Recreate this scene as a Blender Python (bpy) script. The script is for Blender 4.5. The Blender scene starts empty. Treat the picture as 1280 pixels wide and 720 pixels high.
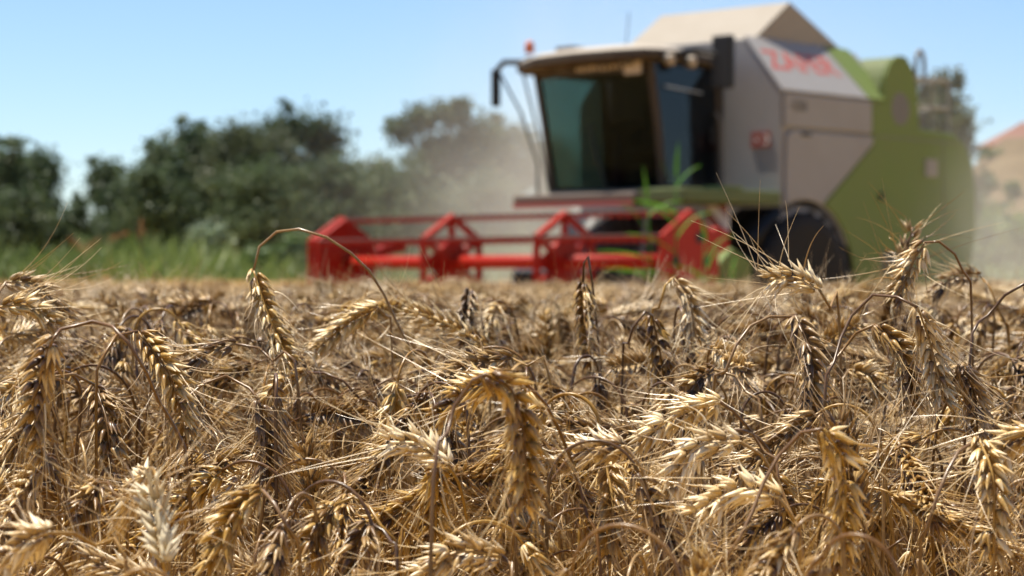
import bpy, math, random
import numpy as np
from mathutils import Vector, Matrix

SC = bpy.context.scene
COL = SC.collection
R = math.radians
rng = np.random.default_rng(11)
random.seed(11)

# ------------------------------------------------------------------ camera, sky, sun, exposure
FPX, HORIZON, CAM_H = 2700.0, 345.0, 1.0          # focal length in photo pixels, horizon row, eye height
cam = bpy.data.cameras.new("camera")
cam_o = bpy.data.objects.new("camera", cam)
COL.objects.link(cam_o)
cam_o.location = (0, 0, CAM_H)
cam_o.rotation_euler = (math.pi / 2 - math.atan((360 - HORIZON) / FPX), 0, 0)
cam.sensor_width = 36.0
cam.lens = 36.0 * FPX / 1280
cam.clip_start, cam.clip_end = 0.05, 3000
cam.dof.use_dof = True
cam.dof.focus_distance = 1.72
cam.dof.aperture_fstop = cam.lens / 7.8
cam.dof.aperture_blades = 7
SC.camera = cam_o

SUN_EL = R(72)
SUN_H = Vector((-0.85, 0.53, 0)).normalized()
SUN_DIR = Vector((SUN_H.x * math.cos(SUN_EL), SUN_H.y * math.cos(SUN_EL), math.sin(SUN_EL)))
world = bpy.data.worlds.new("World")
SC.world = world
world.use_nodes = True
wn = world.node_tree
sky = wn.nodes.new("ShaderNodeTexSky")
sky.sky_type = 'NISHITA'
sky.sun_disc = False
sky.sun_elevation = SUN_EL
sky.sun_rotation = math.atan2(SUN_H.x, SUN_H.y)
sky.altitude = 300
sky.air_density = 1.0
sky.dust_density = 0.05
sky.ozone_density = 4.0
skytint = wn.nodes.new("ShaderNodeMix")                      # clear deep summer air: a touch bluer than the model's horizon
skytint.data_type, skytint.blend_type = 'RGBA', 'MULTIPLY'
skytint.inputs[0].default_value = 1.0
skytint.inputs[7].default_value = (.99, 1.04, 1.12, 1)
wn.links.new(sky.outputs[0], skytint.inputs[6])
wn.links.new(skytint.outputs[2], wn.nodes["Background"].inputs[0])
wn.nodes["Background"].inputs[1].default_value = 0.066

sun = bpy.data.lights.new("sun", 'SUN')
sun.energy = 5.0
sun.angle = R(0.53)
sun.color = (1.0, 0.93, 0.80)
sun_o = bpy.data.objects.new("sun", sun)
sun_o.rotation_euler = SUN_DIR.to_track_quat('Z', 'Y').to_euler()
sun_o.location = (-20, 10, 60)
COL.objects.link(sun_o)

SC.view_settings.view_transform = 'Standard'
SC.view_settings.look = 'None'
SC.view_settings.exposure = 1.05
SC.view_settings.gamma = 1.0
SC.view_settings.use_curve_mapping = False
SC.render.engine = 'CYCLES'
cy = SC.cycles
cy.max_bounces = 8
cy.diffuse_bounces = 4
cy.glossy_bounces = 3
cy.transmission_bounces = 6
cy.transparent_max_bounces = 16
cy.volume_bounces = 1
cy.volume_step_rate = 2.0
cy.caustics_reflective = False
cy.caustics_refractive = False
cy.use_denoising = True
cy.use_adaptive_sampling = True
cy.adaptive_threshold = 0.015


# ------------------------------------------------------------------ helpers
def at(px, py, d):
    """Point that lies d metres in front of the eye behind photo pixel px, py."""
    return np.array([(px - 640) / FPX * d, d, CAM_H - (py - HORIZON) / FPX * d])


class Mesh:
    """Collects vertices, faces, a per-vertex tint and material slots, and builds one mesh object."""
    def __init__(self):
        self.v, self.t, self.q, self.tri, self.ng, self.n = [], [], [], [], [], 0

    def add(self, v, quads=None, tris=None, ngons=None, tint=0.5, mat=0):
        v = np.asarray(v, float).reshape(-1, 3)
        self.v.append(v)
        self.t.append(np.broadcast_to(np.asarray(tint, float), (len(v),)).copy())
        if quads is not None and len(quads):
            self.q.append((np.asarray(quads, int) + self.n, mat))
        if tris is not None and len(tris):
            self.tri.append((np.asarray(tris, int) + self.n, mat))
        for g in ngons or []:
            self.ng.append(([i + self.n for i in g], mat))
        self.n += len(v)
        return self

    def data(self, name, mats, smooth=False):
        me = bpy.data.meshes.new(name)
        V = np.concatenate(self.v)
        loops, tot, mi = [], [], []
        for a, m in self.q:
            loops.append(a.ravel()); tot.append(np.full(len(a), 4)); mi.append(np.full(len(a), m))
        for a, m in self.tri:
            loops.append(a.ravel()); tot.append(np.full(len(a), 3)); mi.append(np.full(len(a), m))
        for g, m in self.ng:
            loops.append(np.array(g)); tot.append(np.array([len(g)])); mi.append(np.array([m]))
        loops, tot, mi = np.concatenate(loops), np.concatenate(tot), np.concatenate(mi)
        me.vertices.add(len(V)); me.vertices.foreach_set("co", V.ravel())
        me.loops.add(len(loops)); me.loops.foreach_set("vertex_index", loops.astype(np.int32))
        me.polygons.add(len(tot))
        me.polygons.foreach_set("loop_start", np.concatenate([[0], np.cumsum(tot)[:-1]]).astype(np.int32))
        me.polygons.foreach_set("loop_total", tot.astype(np.int32))
        me.polygons.foreach_set("material_index", mi.astype(np.int32))
        me.polygons.foreach_set("use_smooth", np.full(len(tot), smooth))
        me.update(calc_edges=True)
        at_ = me.attributes.new("tint", 'FLOAT', 'POINT')
        at_.data.foreach_set("value", np.concatenate(self.t).astype(np.float32))
        for m in (mats if isinstance(mats, (list, tuple)) else [mats]):
            me.materials.append(m)
        return me

    def build(self, name, mats, parent=None, smooth=False, bevel=0):
        o = bpy.data.objects.new(name, self.data(name, mats, smooth))
        COL.objects.link(o)
        o.parent = parent
        if bevel:
            b = o.modifiers.new("bevel", 'BEVEL')
            b.width, b.segments, b.limit_method, b.angle_limit = bevel, 2, 'ANGLE', R(40)
        return o

    # ---- shapes
    def box(self, lo, hi, mat=0, tint=.5):
        (x0, y0, z0), (x1, y1, z1) = lo, hi
        v = [(x0, y0, z0), (x1, y0, z0), (x1, y1, z0), (x0, y1, z0), (x0, y0, z1), (x1, y0, z1), (x1, y1, z1), (x0, y1, z1)]
        f = [(0, 3, 2, 1), (4, 5, 6, 7), (0, 1, 5, 4), (1, 2, 6, 5), (2, 3, 7, 6), (3, 0, 4, 7)]
        return self.add(v, quads=f, mat=mat, tint=tint)

    def prism(self, poly, axis, a, b, mat=0, tint=.5):
        """Polygon in the two other axes (in x,y,z order) swept along axis from a to b."""
        n = len(poly)
        def p3(p, h):
            q = list(p); q.insert(axis, h); return q
        v = [p3(p, a) for p in poly] + [p3(p, b) for p in poly]
        q = [(i, (i + 1) % n, n + (i + 1) % n, n + i) for i in range(n)]
        return self.add(v, quads=q, ngons=[list(range(n))[::-1], [n + i for i in range(n)]], mat=mat, tint=tint)

    def tube(self, pts, r, sides=8, mat=0, tint=.5, cap=True, flat=None):
        P = np.asarray(pts, float)
        r = np.broadcast_to(np.asarray(r, float), (len(P),))
        T, N, B = frames(P, flat)
        a = np.linspace(0, 2 * np.pi, sides, endpoint=False)
        ring = (np.cos(a)[None, :, None] * N[:, None] + np.sin(a)[None, :, None] * B[:, None]) * r[:, None, None] + P[:, None]
        m, s = len(P), sides
        i, j = np.meshgrid(np.arange(m - 1), np.arange(s), indexing='ij')
        q = np.stack([i * s + j, i * s + (j + 1) % s, (i + 1) * s + (j + 1) % s, (i + 1) * s + j], -1).reshape(-1, 4)
        ng = [list(range(s))[::-1], [(m - 1) * s + k for k in range(s)]] if cap else None
        return self.add(ring.reshape(-1, 3), quads=q, ngons=ng, mat=mat, tint=tint)

    def lathe(self, prof, axis, c, sides=32, mat=0, tint=.5):
        """prof: (height along axis, radius); closed rings, ends capped."""
        a = np.linspace(0, 2 * np.pi, sides, endpoint=False)
        o = [k for k in range(3) if k != axis]
        v = np.zeros((len(prof), sides, 3))
        for k, (h, r) in enumerate(prof):
            v[k, :, axis] = h; v[k, :, o[0]] = np.cos(a) * r; v[k, :, o[1]] = np.sin(a) * r
        v += np.asarray(c, float)
        m, s = len(prof), sides
        i, j = np.meshgrid(np.arange(m - 1), np.arange(s), indexing='ij')
        q = np.stack([i * s + j, i * s + (j + 1) % s, (i + 1) * s + (j + 1) % s, (i + 1) * s + j], -1).reshape(-1, 4)
        return self.add(v.reshape(-1, 3), quads=q, ngons=[list(range(s))[::-1], [(m - 1) * s + k for k in range(s)]], mat=mat, tint=tint)


def unit(a):
    return a / np.maximum(np.linalg.norm(a, axis=-1, keepdims=True), 1e-9)


def frames(P, n0=None):
    T = unit(np.gradient(P, axis=0))
    n = np.asarray(n0 if n0 is not None else (0, 0, 1.0), float)
    if abs(np.dot(unit(n), T[0])) > .95:
        n = np.array([1.0, 0.2, 0])
    N = np.zeros_like(P)
    for k in range(len(P)):
        n = n - np.dot(n, T[k]) * T[k]
        n = n / max(np.linalg.norm(n), 1e-9)
        N[k] = n
    return T, N, np.cross(T, N)


def spline(pts, n):
    """Catmull-Rom through pts, resampled to n points evenly by length."""
    P = np.asarray(pts, float)
    if len(P) == 2:
        return P[0] + (P[1] - P[0]) * np.linspace(0, 1, n)[:, None]
    E = np.vstack([2 * P[0] - P[1], P, 2 * P[-1] - P[-2]])
    out = []
    for k in range(1, len(E) - 2):
        t = np.linspace(0, 1, 14, endpoint=False)[:, None]
        p0, p1, p2, p3 = E[k - 1], E[k], E[k + 1], E[k + 2]
        out.append(.5 * (2 * p1 + (p2 - p0) * t + (2 * p0 - 5 * p1 + 4 * p2 - p3) * t ** 2 + (3 * p1 - p0 - 3 * p2 + p3) * t ** 3))
    out = np.vstack(out + [P[-1:]])
    s = np.concatenate([[0], np.cumsum(np.linalg.norm(np.diff(out, axis=0), axis=1))])
    u = np.linspace(0, s[-1], n)
    return np.stack([np.interp(u, s, out[:, k]) for k in range(3)], -1)


def thing(name, label, cat, loc=(0, 0, 0), rz=0, group=None):
    o = bpy.data.objects.new(name, None)
    COL.objects.link(o)
    o.location = loc
    o.rotation_euler = (0, 0, rz)
    o.empty_display_size = .1
    return tag(o, label, cat, group)


def tag(o, label, cat, group=None):
    o["label"], o["category"] = label, cat
    if group:
        o["group"] = group
    return o


def kind(o, k):
    o["kind"] = k
    return o


# ------------------------------------------------------------------ materials
class NT:
    def __init__(self, name):
        self.m = bpy.data.materials.new(name)
        self.m.use_nodes = True
        self.t = self.m.node_tree
        self.t.nodes.clear()
        self.out = self.t.nodes.new("ShaderNodeOutputMaterial")

    def n(self, typ, **kw):
        nd = self.t.nodes.new(typ)
        for k, v in kw.items():
            if k.startswith("i_"):
                nd.inputs[int(k[2:]) if k[2:].isdigit() else k[2:].replace("_", " ")].default_value = v
            else:
                setattr(nd, k, v)
        return nd

    def l(self, a, b):
        self.t.links.new(a, b)

    def ramp(self, stops, fac):
        r = self.n("ShaderNodeValToRGB")
        e = r.color_ramp.elements
        while len(e) < len(stops):
            e.new(.5)
        for k, (p, c) in enumerate(stops):
            e[k].position = p
            e[k].color = (*c, 1)
        self.l(fac, r.inputs[0])
        return r.outputs[0]

    def noise(self, scale, detail=4, rough=.55, vec=None, dist=0):
        nd = self.n("ShaderNodeTexNoise")
        nd.inputs["Scale"].default_value = scale
        nd.inputs["Detail"].default_value = detail
        nd.inputs["Roughness"].default_value = rough
        nd.inputs["Distortion"].default_value = dist
        if vec is not None:
            self.l(vec, nd.inputs["Vector"])
        return nd.outputs["Fac"]

    def math(self, op, a, b=None, clamp=False):
        nd = self.n("ShaderNodeMath", operation=op, use_clamp=clamp)
        for k, x in enumerate((a, b)):
            if x is None:
                continue
            if isinstance(x, (int, float)):
                nd.inputs[k].default_value = x
            else:
                self.l(x, nd.inputs[k])
        return nd.outputs[0]

    def mix(self, fac, a, b, blend='MIX'):
        nd = self.n("ShaderNodeMix", data_type='RGBA', blend_type=blend)
        for s, x in ((0, fac), (6, a), (7, b)):
            if isinstance(x, (int, float)):
                nd.inputs[s].default_value = x
            elif isinstance(x, tuple):
                nd.inputs[s].default_value = (*x, 1)
            else:
                self.l(x, nd.inputs[s])
        return nd.outputs[2]

    def coord(self, which="Object"):
        return self.n("ShaderNodeTexCoord").outputs[which]


def straw(name, stops, transl=.25, rough=.55, noise_scale=(900, 900, 260), vary=.5, spec=.35):
    """Dry plant: tint of each piece, fibre streaks, plant to plant variation, a little light through it."""
    t = NT(name)
    tint = t.n("ShaderNodeAttribute", attribute_name="tint").outputs["Fac"]
    mp = t.n("ShaderNodeMapping")
    mp.inputs["Scale"].default_value = noise_scale
    t.l(t.coord(), mp.inputs[0])
    nz = t.noise(1.0, 3, .6, mp.outputs[0])
    rnd = t.n("ShaderNodeObjectInfo").outputs["Random"]
    f = t.math('ADD', t.math('MULTIPLY', t.math('SUBTRACT', nz, .5), .55), tint)
    f = t.math('ADD', f, t.math('MULTIPLY', t.math('SUBTRACT', rnd, .5), vary), True)
    col = t.ramp(stops, f)
    hue = t.n("ShaderNodeHueSaturation")
    t.l(t.math('ADD', t.math('MULTIPLY', t.math('FRACT', t.math('MULTIPLY', rnd, 7.31)), .28), .84), hue.inputs["Saturation"])
    t.l(col, hue.inputs["Color"])
    col = hue.outputs[0]
    p = t.n("ShaderNodeBsdfPrincipled")
    t.l(col, p.inputs["Base Color"])
    p.inputs["Roughness"].default_value = rough
    p.inputs["Specular IOR Level"].default_value = spec
    tr = t.n("ShaderNodeBsdfTranslucent")
    t.l(col, tr.inputs[0])
    mx = t.n("ShaderNodeMixShader")
    mx.inputs[0].default_value = transl
    t.l(p.outputs[0], mx.inputs[1]); t.l(tr.outputs[0], mx.inputs[2]); t.l(mx.outputs[0], t.out.inputs[0])
    return t.m


M = {}
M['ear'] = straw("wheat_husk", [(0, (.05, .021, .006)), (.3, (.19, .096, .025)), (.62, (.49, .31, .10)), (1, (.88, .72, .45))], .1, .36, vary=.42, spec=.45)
M['bleached'] = straw("bleached_husk", [(0, (.42, .31, .15)), (.5, (.66, .54, .32)), (1, (.82, .72, .5))], .25, .5, vary=.1)
M['awn'] = straw("wheat_awn", [(0, (.14, .065, .018)), (.5, (.44, .265, .09)), (1, (.88, .72, .46))], .1, .3, vary=.3, spec=.6)
M['ear_mid'] = straw("mid_husk_brightened", [(0, (.10, .05, .015)), (.3, (.34, .2, .065)), (.62, (.64, .44, .19)), (1, (.9, .74, .46))], .2, .36, vary=.6, spec=.45)  # brighter copy of the near husk: mid-field brightness put into the colour
M['ear_far'] = straw("far_husk_lit_tint", [(0, (.42, .27, .075)), (.4, (.66, .46, .15)), (1, (.90, .69, .30))], .3, .5, vary=.25)  # yellower copy for far stalks: grazing light on the crop tops put into the colour
M['stem'] = straw("wheat_straw", [(0, (.045, .018, .005)), (.45, (.165, .079, .02)), (.8, (.38, .225, .065)), (1, (.62, .44, .18))], .08, .32, (500, 500, 30), vary=.5, spec=.5)
M['leaf'] = straw("dry_wheat_leaf", [(0, (.13, .06, .016)), (.5, (.34, .195, .06)), (1, (.54, .38, .16))], .25, .6, (300, 300, 30), vary=.5)


def foliage(name, dark, mid, light, transl=.35, vary=.35):
    t = NT(name)
    tint = t.n("ShaderNodeAttribute", attribute_name="tint").outputs["Fac"]
    rnd = t.n("ShaderNodeObjectInfo").outputs["Random"]
    nz = t.noise(.55, 3, .6, t.coord())
    f = t.math('ADD', t.math('MULTIPLY', tint, .55), t.math('MULTIPLY', nz, .5))
    f = t.math('ADD', f, t.math('MULTIPLY', t.math('SUBTRACT', rnd, .5), vary), True)
    col = t.ramp([(0.1, dark), (.5, mid), (.95, light)], f)
    p = t.n("ShaderNodeBsdfPrincipled")
    t.l(col, p.inputs["Base Color"])
    p.inputs["Roughness"].default_value = .55
    p.inputs["Specular IOR Level"].default_value = .3
    tr = t.n("ShaderNodeBsdfTranslucent")
    t.l(col, tr.inputs[0])
    mx = t.n("ShaderNodeMixShader")
    mx.inputs[0].default_value = transl
    t.l(p.outputs[0], mx.inputs[1]); t.l(tr.outputs[0], mx.inputs[2]); t.l(mx.outputs[0], t.out.inputs[0])
    return t.m


M['tree'] = foliage("tree_leaves", (.034, .056, .026), (.062, .092, .042), (.10, .138, .062), .4)
M['tree_pale'] = foliage("tree_leaves_grey_green", (.055, .072, .038), (.09, .108, .055), (.135, .152, .08), .4)
M['silver'] = foliage("silvery_leaves", (.10, .14, .08), (.2, .25, .15), (.3, .35, .24), .3)
M['shrub'] = foliage("shrub_leaves", (.05, .085, .025), (.09, .14, .04), (.14, .20, .065), .35)
M['reed'] = foliage("reed_leaves", (.09, .125, .03), (.155, .2, .05), (.25, .285, .09), .4)
M['green_leaf'] = foliage("fresh_green_leaf", (.035, .11, .008), (.065, .19, .012), (.12, .27, .025), .45, 0)
M['rust'] = foliage("rusty_seeds", (.13, .06, .022), (.2, .095, .034), (.27, .14, .055), .2, .1)


def paint(name, col, rough=.4, dust=.35, metal=0, coat=.0, dust_col=(.42, .36, .28), spec=.5):
    """Painted sheet metal with field dust lying on it in patches."""
    t = NT(name)
    co = t.coord()
    n1 = t.noise(2.3, 6, .62, co)
    n2 = t.noise(17, 5, .65, co)
    f = t.math('MULTIPLY', t.math('ADD', t.math('MULTIPLY', n1, .7), t.math('MULTIPLY', n2, .45)), dust * 1.6)
    col_ = t.mix(t.math('MINIMUM', f, .95), col, dust_col)
    p = t.n("ShaderNodeBsdfPrincipled")
    t.l(col_, p.inputs["Base Color"])
    t.l(t.math('ADD', t.math('MULTIPLY', f, .5), rough, True), p.inputs["Roughness"])
    p.inputs["Metallic"].default_value = metal
    p.inputs["Specular IOR Level"].default_value = spec
    t.l(p.outputs[0], t.out.inputs[0])
    return t.m


M['white'] = paint("dusty_white_paint", (.285, .28, .285), .5, .32, dust_col=(.18, .155, .13), spec=.25)
M['tank_cover'] = paint("dusty_beige_cover", (.30, .27, .23), .6, .4, dust_col=(.22, .185, .145), spec=.2)
M['lime'] = paint("lime_green_paint", (.115, .185, .025), .5, .38, dust_col=(.18, .175, .11), spec=.2)
M['dark_green'] = paint("dusty_dark_green_paint", (.075, .115, .03), .5, .3, dust_col=(.17, .15, .1), spec=.2)
M['red'] = paint("red_paint", (.33, .014, .005), .45, .015, spec=.15)
M['dark_red'] = paint("faded_red_lettering", (.36, .03, .025), .5, .2)
M['black'] = paint("black_plastic", (.01, .01, .011), .5, .0, spec=.3)
M['charcoal'] = paint("dark_grey_metal", (.06, .058, .056), .5, .2)
M['rubber'] = paint("tyre_rubber", (.012, .011, .011), .8, .02, spec=.2)
M['steel'] = paint("bare_steel", (.5, .5, .5), .32, .12, .9)
M['walk'] = paint("dusty_brown_walkway", (.12, .09, .07), .6, .35, dust_col=(.2, .16, .12))
M['rail'] = paint("dusty_grey_rail", (.16, .16, .155), .5, .3)
M['bat'] = paint("grey_bat_metal", (.05, .014, .013), .6, .06, spec=.1)
M['roof_brown'] = paint("dusty_brown_roof_edge", (.022, .017, .013), .55, .16, dust_col=(.2,.15,.105), spec=.2)
M['roof_top'] = paint("dusty_pale_roof", (.34, .30, .25), .5, .4, dust_col=(.25, .2, .15))
M['lamp_lens'] = paint("lamp_lens", (.38, .30, .21), .3, .3)
M['orange'] = paint("orange_beacon_plastic", (.45, .10, .035), .4, .08)
M['amber_mark'] = paint("pale_lettering", (.46, .36, .24), .6, .3)
M['sign_white'] = paint("sign_white", (.75, .72, .68), .5, .2)
M['sign_red'] = paint("sign_red", (.22, .02, .02), .5, .15)
M['text_dark'] = paint("dark_lettering", (.07, .07, .07), .5, .2)
M['seat'] = paint("dark_seat_fabric", (.03, .03, .035), .9, .05)


def glass(name, col, refl=.07):
    t = NT(name)
    tr = t.n("ShaderNodeBsdfTransparent")
    tr.inputs[0].default_value = (*col, 1)
    gl = t.n("ShaderNodeBsdfGlossy")
    gl.inputs["Roughness"].default_value = .04
    gl.inputs[0].default_value = (.9, .95, 1, 1)
    fr = t.n("ShaderNodeLayerWeight")
    fr.inputs[0].default_value = .5
    mx = t.n("ShaderNodeMixShader")
    t.l(t.math('ADD', t.math('MULTIPLY', t.math('POWER', fr.outputs["Facing"], 5.0), .8), refl, True), mx.inputs[0])
    t.l(tr.outputs[0], mx.inputs[1]); t.l(gl.outputs[0], mx.inputs[2]); t.l(mx.outputs[0], t.out.inputs[0])
    return t.m


M['glass'] = glass("tinted_glass", (.50, .56, .54), .006)
M['teal_glass'] = glass("teal_tinted_glass", (.40, .54, .52), .02)
M['door_glass'] = glass("dark_door_glass", (.42, .45, .5), .03)


def rough_mat(name, stops, scale, bump=.0, rough=.9, detail=6):
    t = NT(name)
    co = t.coord()
    nz = t.noise(scale, detail, .62, co)
    col = t.ramp(stops, nz)
    p = t.n("ShaderNodeBsdfPrincipled")
    t.l(col, p.inputs["Base Color"])
    p.inputs["Roughness"].default_value = rough
    p.inputs["Specular IOR Level"].default_value = .2
    if bump:
        b = t.n("ShaderNodeBump")
        b.inputs["Strength"].default_value = bump
        t.l(nz, b.inputs["Height"])
        t.l(b.outputs[0], p.inputs["Normal"])
    t.l(p.outputs[0], t.out.inputs[0])
    return t.m


M['ground'] = rough_mat("straw_covered_soil", [(.25, (.2, .12, .04)), (.5, (.42, .27, .085)), (.75, (.54, .36, .12))], 3.0, .4)
M['hill'] = rough_mat("dry_hill_grass", [(.3, (.06, .042, .022)), (.5, (.11, .076, .038)), (.7, (.15, .112, .062))], .22, .3)
M['bark'] = rough_mat("tree_bark", [(.3, (.05, .04, .03)), (.7, (.13, .105, .08))], 6, .6)
M['tile'] = rough_mat("red_roof_tile", [(.3, (.17, .085, .065)), (.7, (.22, .12, .095))], 3, .2)
M['plaster'] = rough_mat("cream_plaster", [(.3, (.42, .36, .28)), (.7, (.52, .46, .37))], 2, .1)
M['frame_dark'] = rough_mat("brown_window_frame", [(.3, (.05, .04, .03)), (.7, (.07, .05, .04))], 2)

# ------------------------------------------------------------------ ground and hill
g = Mesh()
nx, ny = 61, 61
gx = np.concatenate([-np.geomspace(900, 8, 20), np.linspace(-7, 7, 21), np.geomspace(8, 900, 20)])
gy = np.concatenate([np.linspace(-40, 40, 30), np.geomspace(44, 2200, 31)])
X, Y = np.meshgrid(gx, gy)
Z = .012 * np.sin(X * 1.7) * np.cos(Y * 1.3)
ii, jj = np.meshgrid(np.arange(ny - 1), np.arange(nx - 1), indexing='ij')
q = np.stack([ii * nx + jj, ii * nx + jj + 1, (ii + 1) * nx + jj + 1, (ii + 1) * nx + jj], -1).reshape(-1, 4)
g.add(np.stack([X, Y, Z], -1).reshape(-1, 3), quads=q)
kind(g.build("ground", M['ground'], smooth=True), "structure")

h = Mesh()
n1, n2 = 90, 60
hx = np.linspace(18, 130, n1)
hy = np.linspace(95, 260, n2)
X, Y = np.meshgrid(hx, hy)
sx = np.clip((X - 24 - (Y - 150) * .19) / 10, 0, 1)
sy = np.clip((Y - 100) / 46, 0, 1)
Z = 10.4 * sx ** .75 * (sy * sy * (3 - 2 * sy)) - .3 + .35 * np.sin(X * .5) * np.sin(Y * .33) * sx
ii, jj = np.meshgrid(np.arange(n2 - 1), np.arange(n1 - 1), indexing='ij')
q = np.stack([ii * n1 + jj, ii * n1 + jj + 1, (ii + 1) * n1 + jj + 1, (ii + 1) * n1 + jj], -1).reshape(-1, 4)
h.add(np.stack([X, Y, Z], -1).reshape(-1, 3), quads=q)
kind(h.build("hill", M['hill'], smooth=True), "structure")


def hill_z(x, y):
    a = min(max((x - 24 - (y - 150) * .19) / 10, 0), 1)
    b = min(max((y - 100) / 46, 0), 1)
    return 10.4 * a ** .75 * b * b * (3 - 2 * b) - .3


# ------------------------------------------------------------------ leaves, trees, shrubs
def leaf_cloud(m, lobes, n, size, r, shell=.55, soft=False):
    """n leaf sprays spread through ellipsoid lobes (centre, radii); brighter tint is a paler leaf."""
    w = np.array([np.prod(np.asarray(b)) ** (2 / 3) for _, b in lobes])
    pick = r.choice(len(lobes), n, p=w / w.sum())
    C = np.array([c for c, _ in lobes])[pick]
    S = np.array([b for _, b in lobes])[pick]
    d = unit(r.normal(size=(n, 3)))
    rad = shell + (1 - shell) * r.random(n) ** .6
    rad *= 1 + .16 * r.normal(size=n)
    if soft:
        rad = np.minimum(np.abs(r.normal(size=n)) * .42 + .22, 1.0 + .3 * r.random(n))
    P = C + d * S * rad[:, None]
    N = unit(d * .5 + r.normal(size=(n, 3)) + np.array([0, 0, .3]))
    U = unit(np.cross(N, r.normal(size=(n, 3))))
    W = np.cross(N, U)
    s = size * (.6 + .8 * r.random(n))
    el = .55 + .3 * r.random(n)
    k = np.array([(-1, 0), (-.25, -1), (1, -.15), (.3, 1)])
    V = P[:, None] + U[:, None] * (k[None, :, 0:1] * s[:, None, None]) + W[:, None] * (k[None, :, 1:2] * (s * el)[:, None, None])
    tint = (r.random(len(lobes))[pick] * .5 + r.random(n) * .5)
    m.add(V.reshape(-1, 3), quads=np.arange(n * 4).reshape(-1, 4), tint=np.repeat(tint, 4))


def tree(x, y, z0, w, hgt, label, mat, seed, lobes=13, n=4200, name="broadleaf_tree", low=.18, group="trees beyond the field", shape=None):
    r = np.random.default_rng(seed)
    t = thing(name, label, "tree", (x, y, z0), 0, group)
    L = []
    if shape:
        L = [(np.array([a * w, b * w, c * hgt]), np.array([d * w, d * w * .95, e * hgt])) for a, b, c, d, e in shape]
    for k in range(0 if shape else lobes):
        zz = low + (1 - low) * (k + .5) / lobes
        prof = math.sin(math.pi * min(.97, .22 + .72 * zz)) ** .7
        a = r.random() * 6.28
        rr = r.random() ** .5 * .36 * prof
        b = (.25 + .13 * r.random()) * (.65 + .5 * prof)
        L.append((np.array([math.cos(a) * rr * w, math.sin(a) * rr * w, min(zz, .88) * hgt]), np.array([b * w, b * w, (.12 + .06 * r.random()) * hgt])))
    for k in range(2 * lobes):                               # small outer tufts that break the outline
        c, b = L[r.integers(len(L))]
        d = unit(r.normal(size=3) + np.array([0, 0, .5]))
        L.append((c + d * b * .95, b * (.28 + .2 * r.random())))
    m = Mesh()
    leaf_cloud(m, L, int(n * 3.2), .007 * hgt + .05, r, .2, True)
    m.build("crown", mat, t)
    k = Mesh()
    k.tube([(0, 0, -.1), (.02 * w, 0, .2 * hgt), (-.01 * w, .01 * w, .5 * hgt), (0, 0, .8 * hgt)], [.028 * hgt, .022 * hgt, .014 * hgt, .004 * hgt], 8)
    for c, b in L[:len(L) // 2]:
        z = max(.12 * hgt, c[2] - .3 * hgt)
        k.tube([(0, 0, z), c * np.array([.5, .5, 0]) + np.array([0, 0, (z + c[2]) / 2 + .03 * hgt]), c], [.011 * hgt, .008 * hgt, .003 * hgt], 6)
    k.build("trunk", M['bark'], t, smooth=True)
    return t


def ptree(px, top, wpx, d, label, mat='tree', seed=0, **kw):
    """Tree whose crown is wpx photo pixels wide and reaches row top at distance d."""
    x = (px - 640) / FPX * d
    hgt = CAM_H + (HORIZON - top) / FPX * d
    return tree(x, d, 0, 1.32 * wpx / FPX * d, hgt, label, M[mat], seed, **kw)


ptree(-5, 183, 120, 92, "dark bushy tree closing the left end of the tree row", seed=1, n=5200, low=.1)
ptree(52, 182, 62, 94, "dark tree with a thin ragged top beside the sky gap", seed=2, n=2600, low=.1)
ptree(20, 232, 110, 88, "low rounded dark tree below the ragged topped one", seed=20, n=3600, low=.05)
ptree(134, 196, 52, 104, "small slender tree with a rounded tip right after the sky gap", seed=3, n=2600)
ptree(98, 250, 50, 98, "shortest tree of the row, filling the sky gap", seed=4, n=2600, low=.05)
ptree(160, 222, 78, 92, "low dense tree in front of the slender one", seed=5, n=3600, low=.05)
ptree(200, 172, 86, 101, "rounded tree with a knobbly outline left of the row's centre", seed=6, n=4200)
ptree(196, 215, 100, 90, "low bushy tree in front of the knobbly one", seed=21, n=3800, low=.05)
ptree(252, 154, 88, 103, "dense tree between the knobbly one and the tallest crown", seed=7, n=4600)
ptree(310, 150, 100, 97, "broad grey green tree with a patchy crown", 'tree_pale', seed=8, n=4800)
ptree(372, 133, 130, 104, "tallest broad crowned tree above the red end of the header", seed=9, n=6500)
ptree(330, 205, 140, 90, "low spreading tree under the patchy grey green crown", seed=22, n=4600, low=.05)
ptree(425, 196, 90, 94, "half hidden tree under the right edge of the tallest crown", seed=10, n=4200, low=.05)
ptree(462, 192, 80, 108, "low tree with thin twiggy top in the dip of the row", 'tree_pale', seed=11, n=2400)
ptree(548, 118, 118, 99, "tree with a lobed mushroom shaped crown standing over the reel", seed=12, n=6500,
      shape=[(-.30, 0, .82, .16, .09), (-.12, 0, .88, .2, .10), (.12, 0, .9, .22, .09), (.3, 0, .8, .2, .11), (.0, .1, .72, .3, .13),
             (.22, 0, .62, .27, .12), (-.1, 0, .55, .26, .12), (.05, 0, .4, .36, .14), (-.2, .1, .3, .3, .13), (.2, -.1, .25, .34, .13), (0, 0, .12, .4, .1)])
ptree(505, 205, 110, 92, "low dark tree at the foot of the mushroom shaped one", seed=13, n=4200, low=.05)
ptree(625, 152, 110, 106, "tree half lost in dust beside the cab", 'tree_pale', seed=14, n=4600)
ptree(600, 215, 120, 92, "low tree behind the dust left of the cab", seed=23, n=4200, low=.05)
ptree(700, 170, 130, 112, "tree behind the cab seen through its windows", seed=15, n=4200)
ptree(1163, 95, 80, 96, "tree behind the rear of the harvester with a ragged tip", 'tree_pale', seed=16, n=4200)
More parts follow.
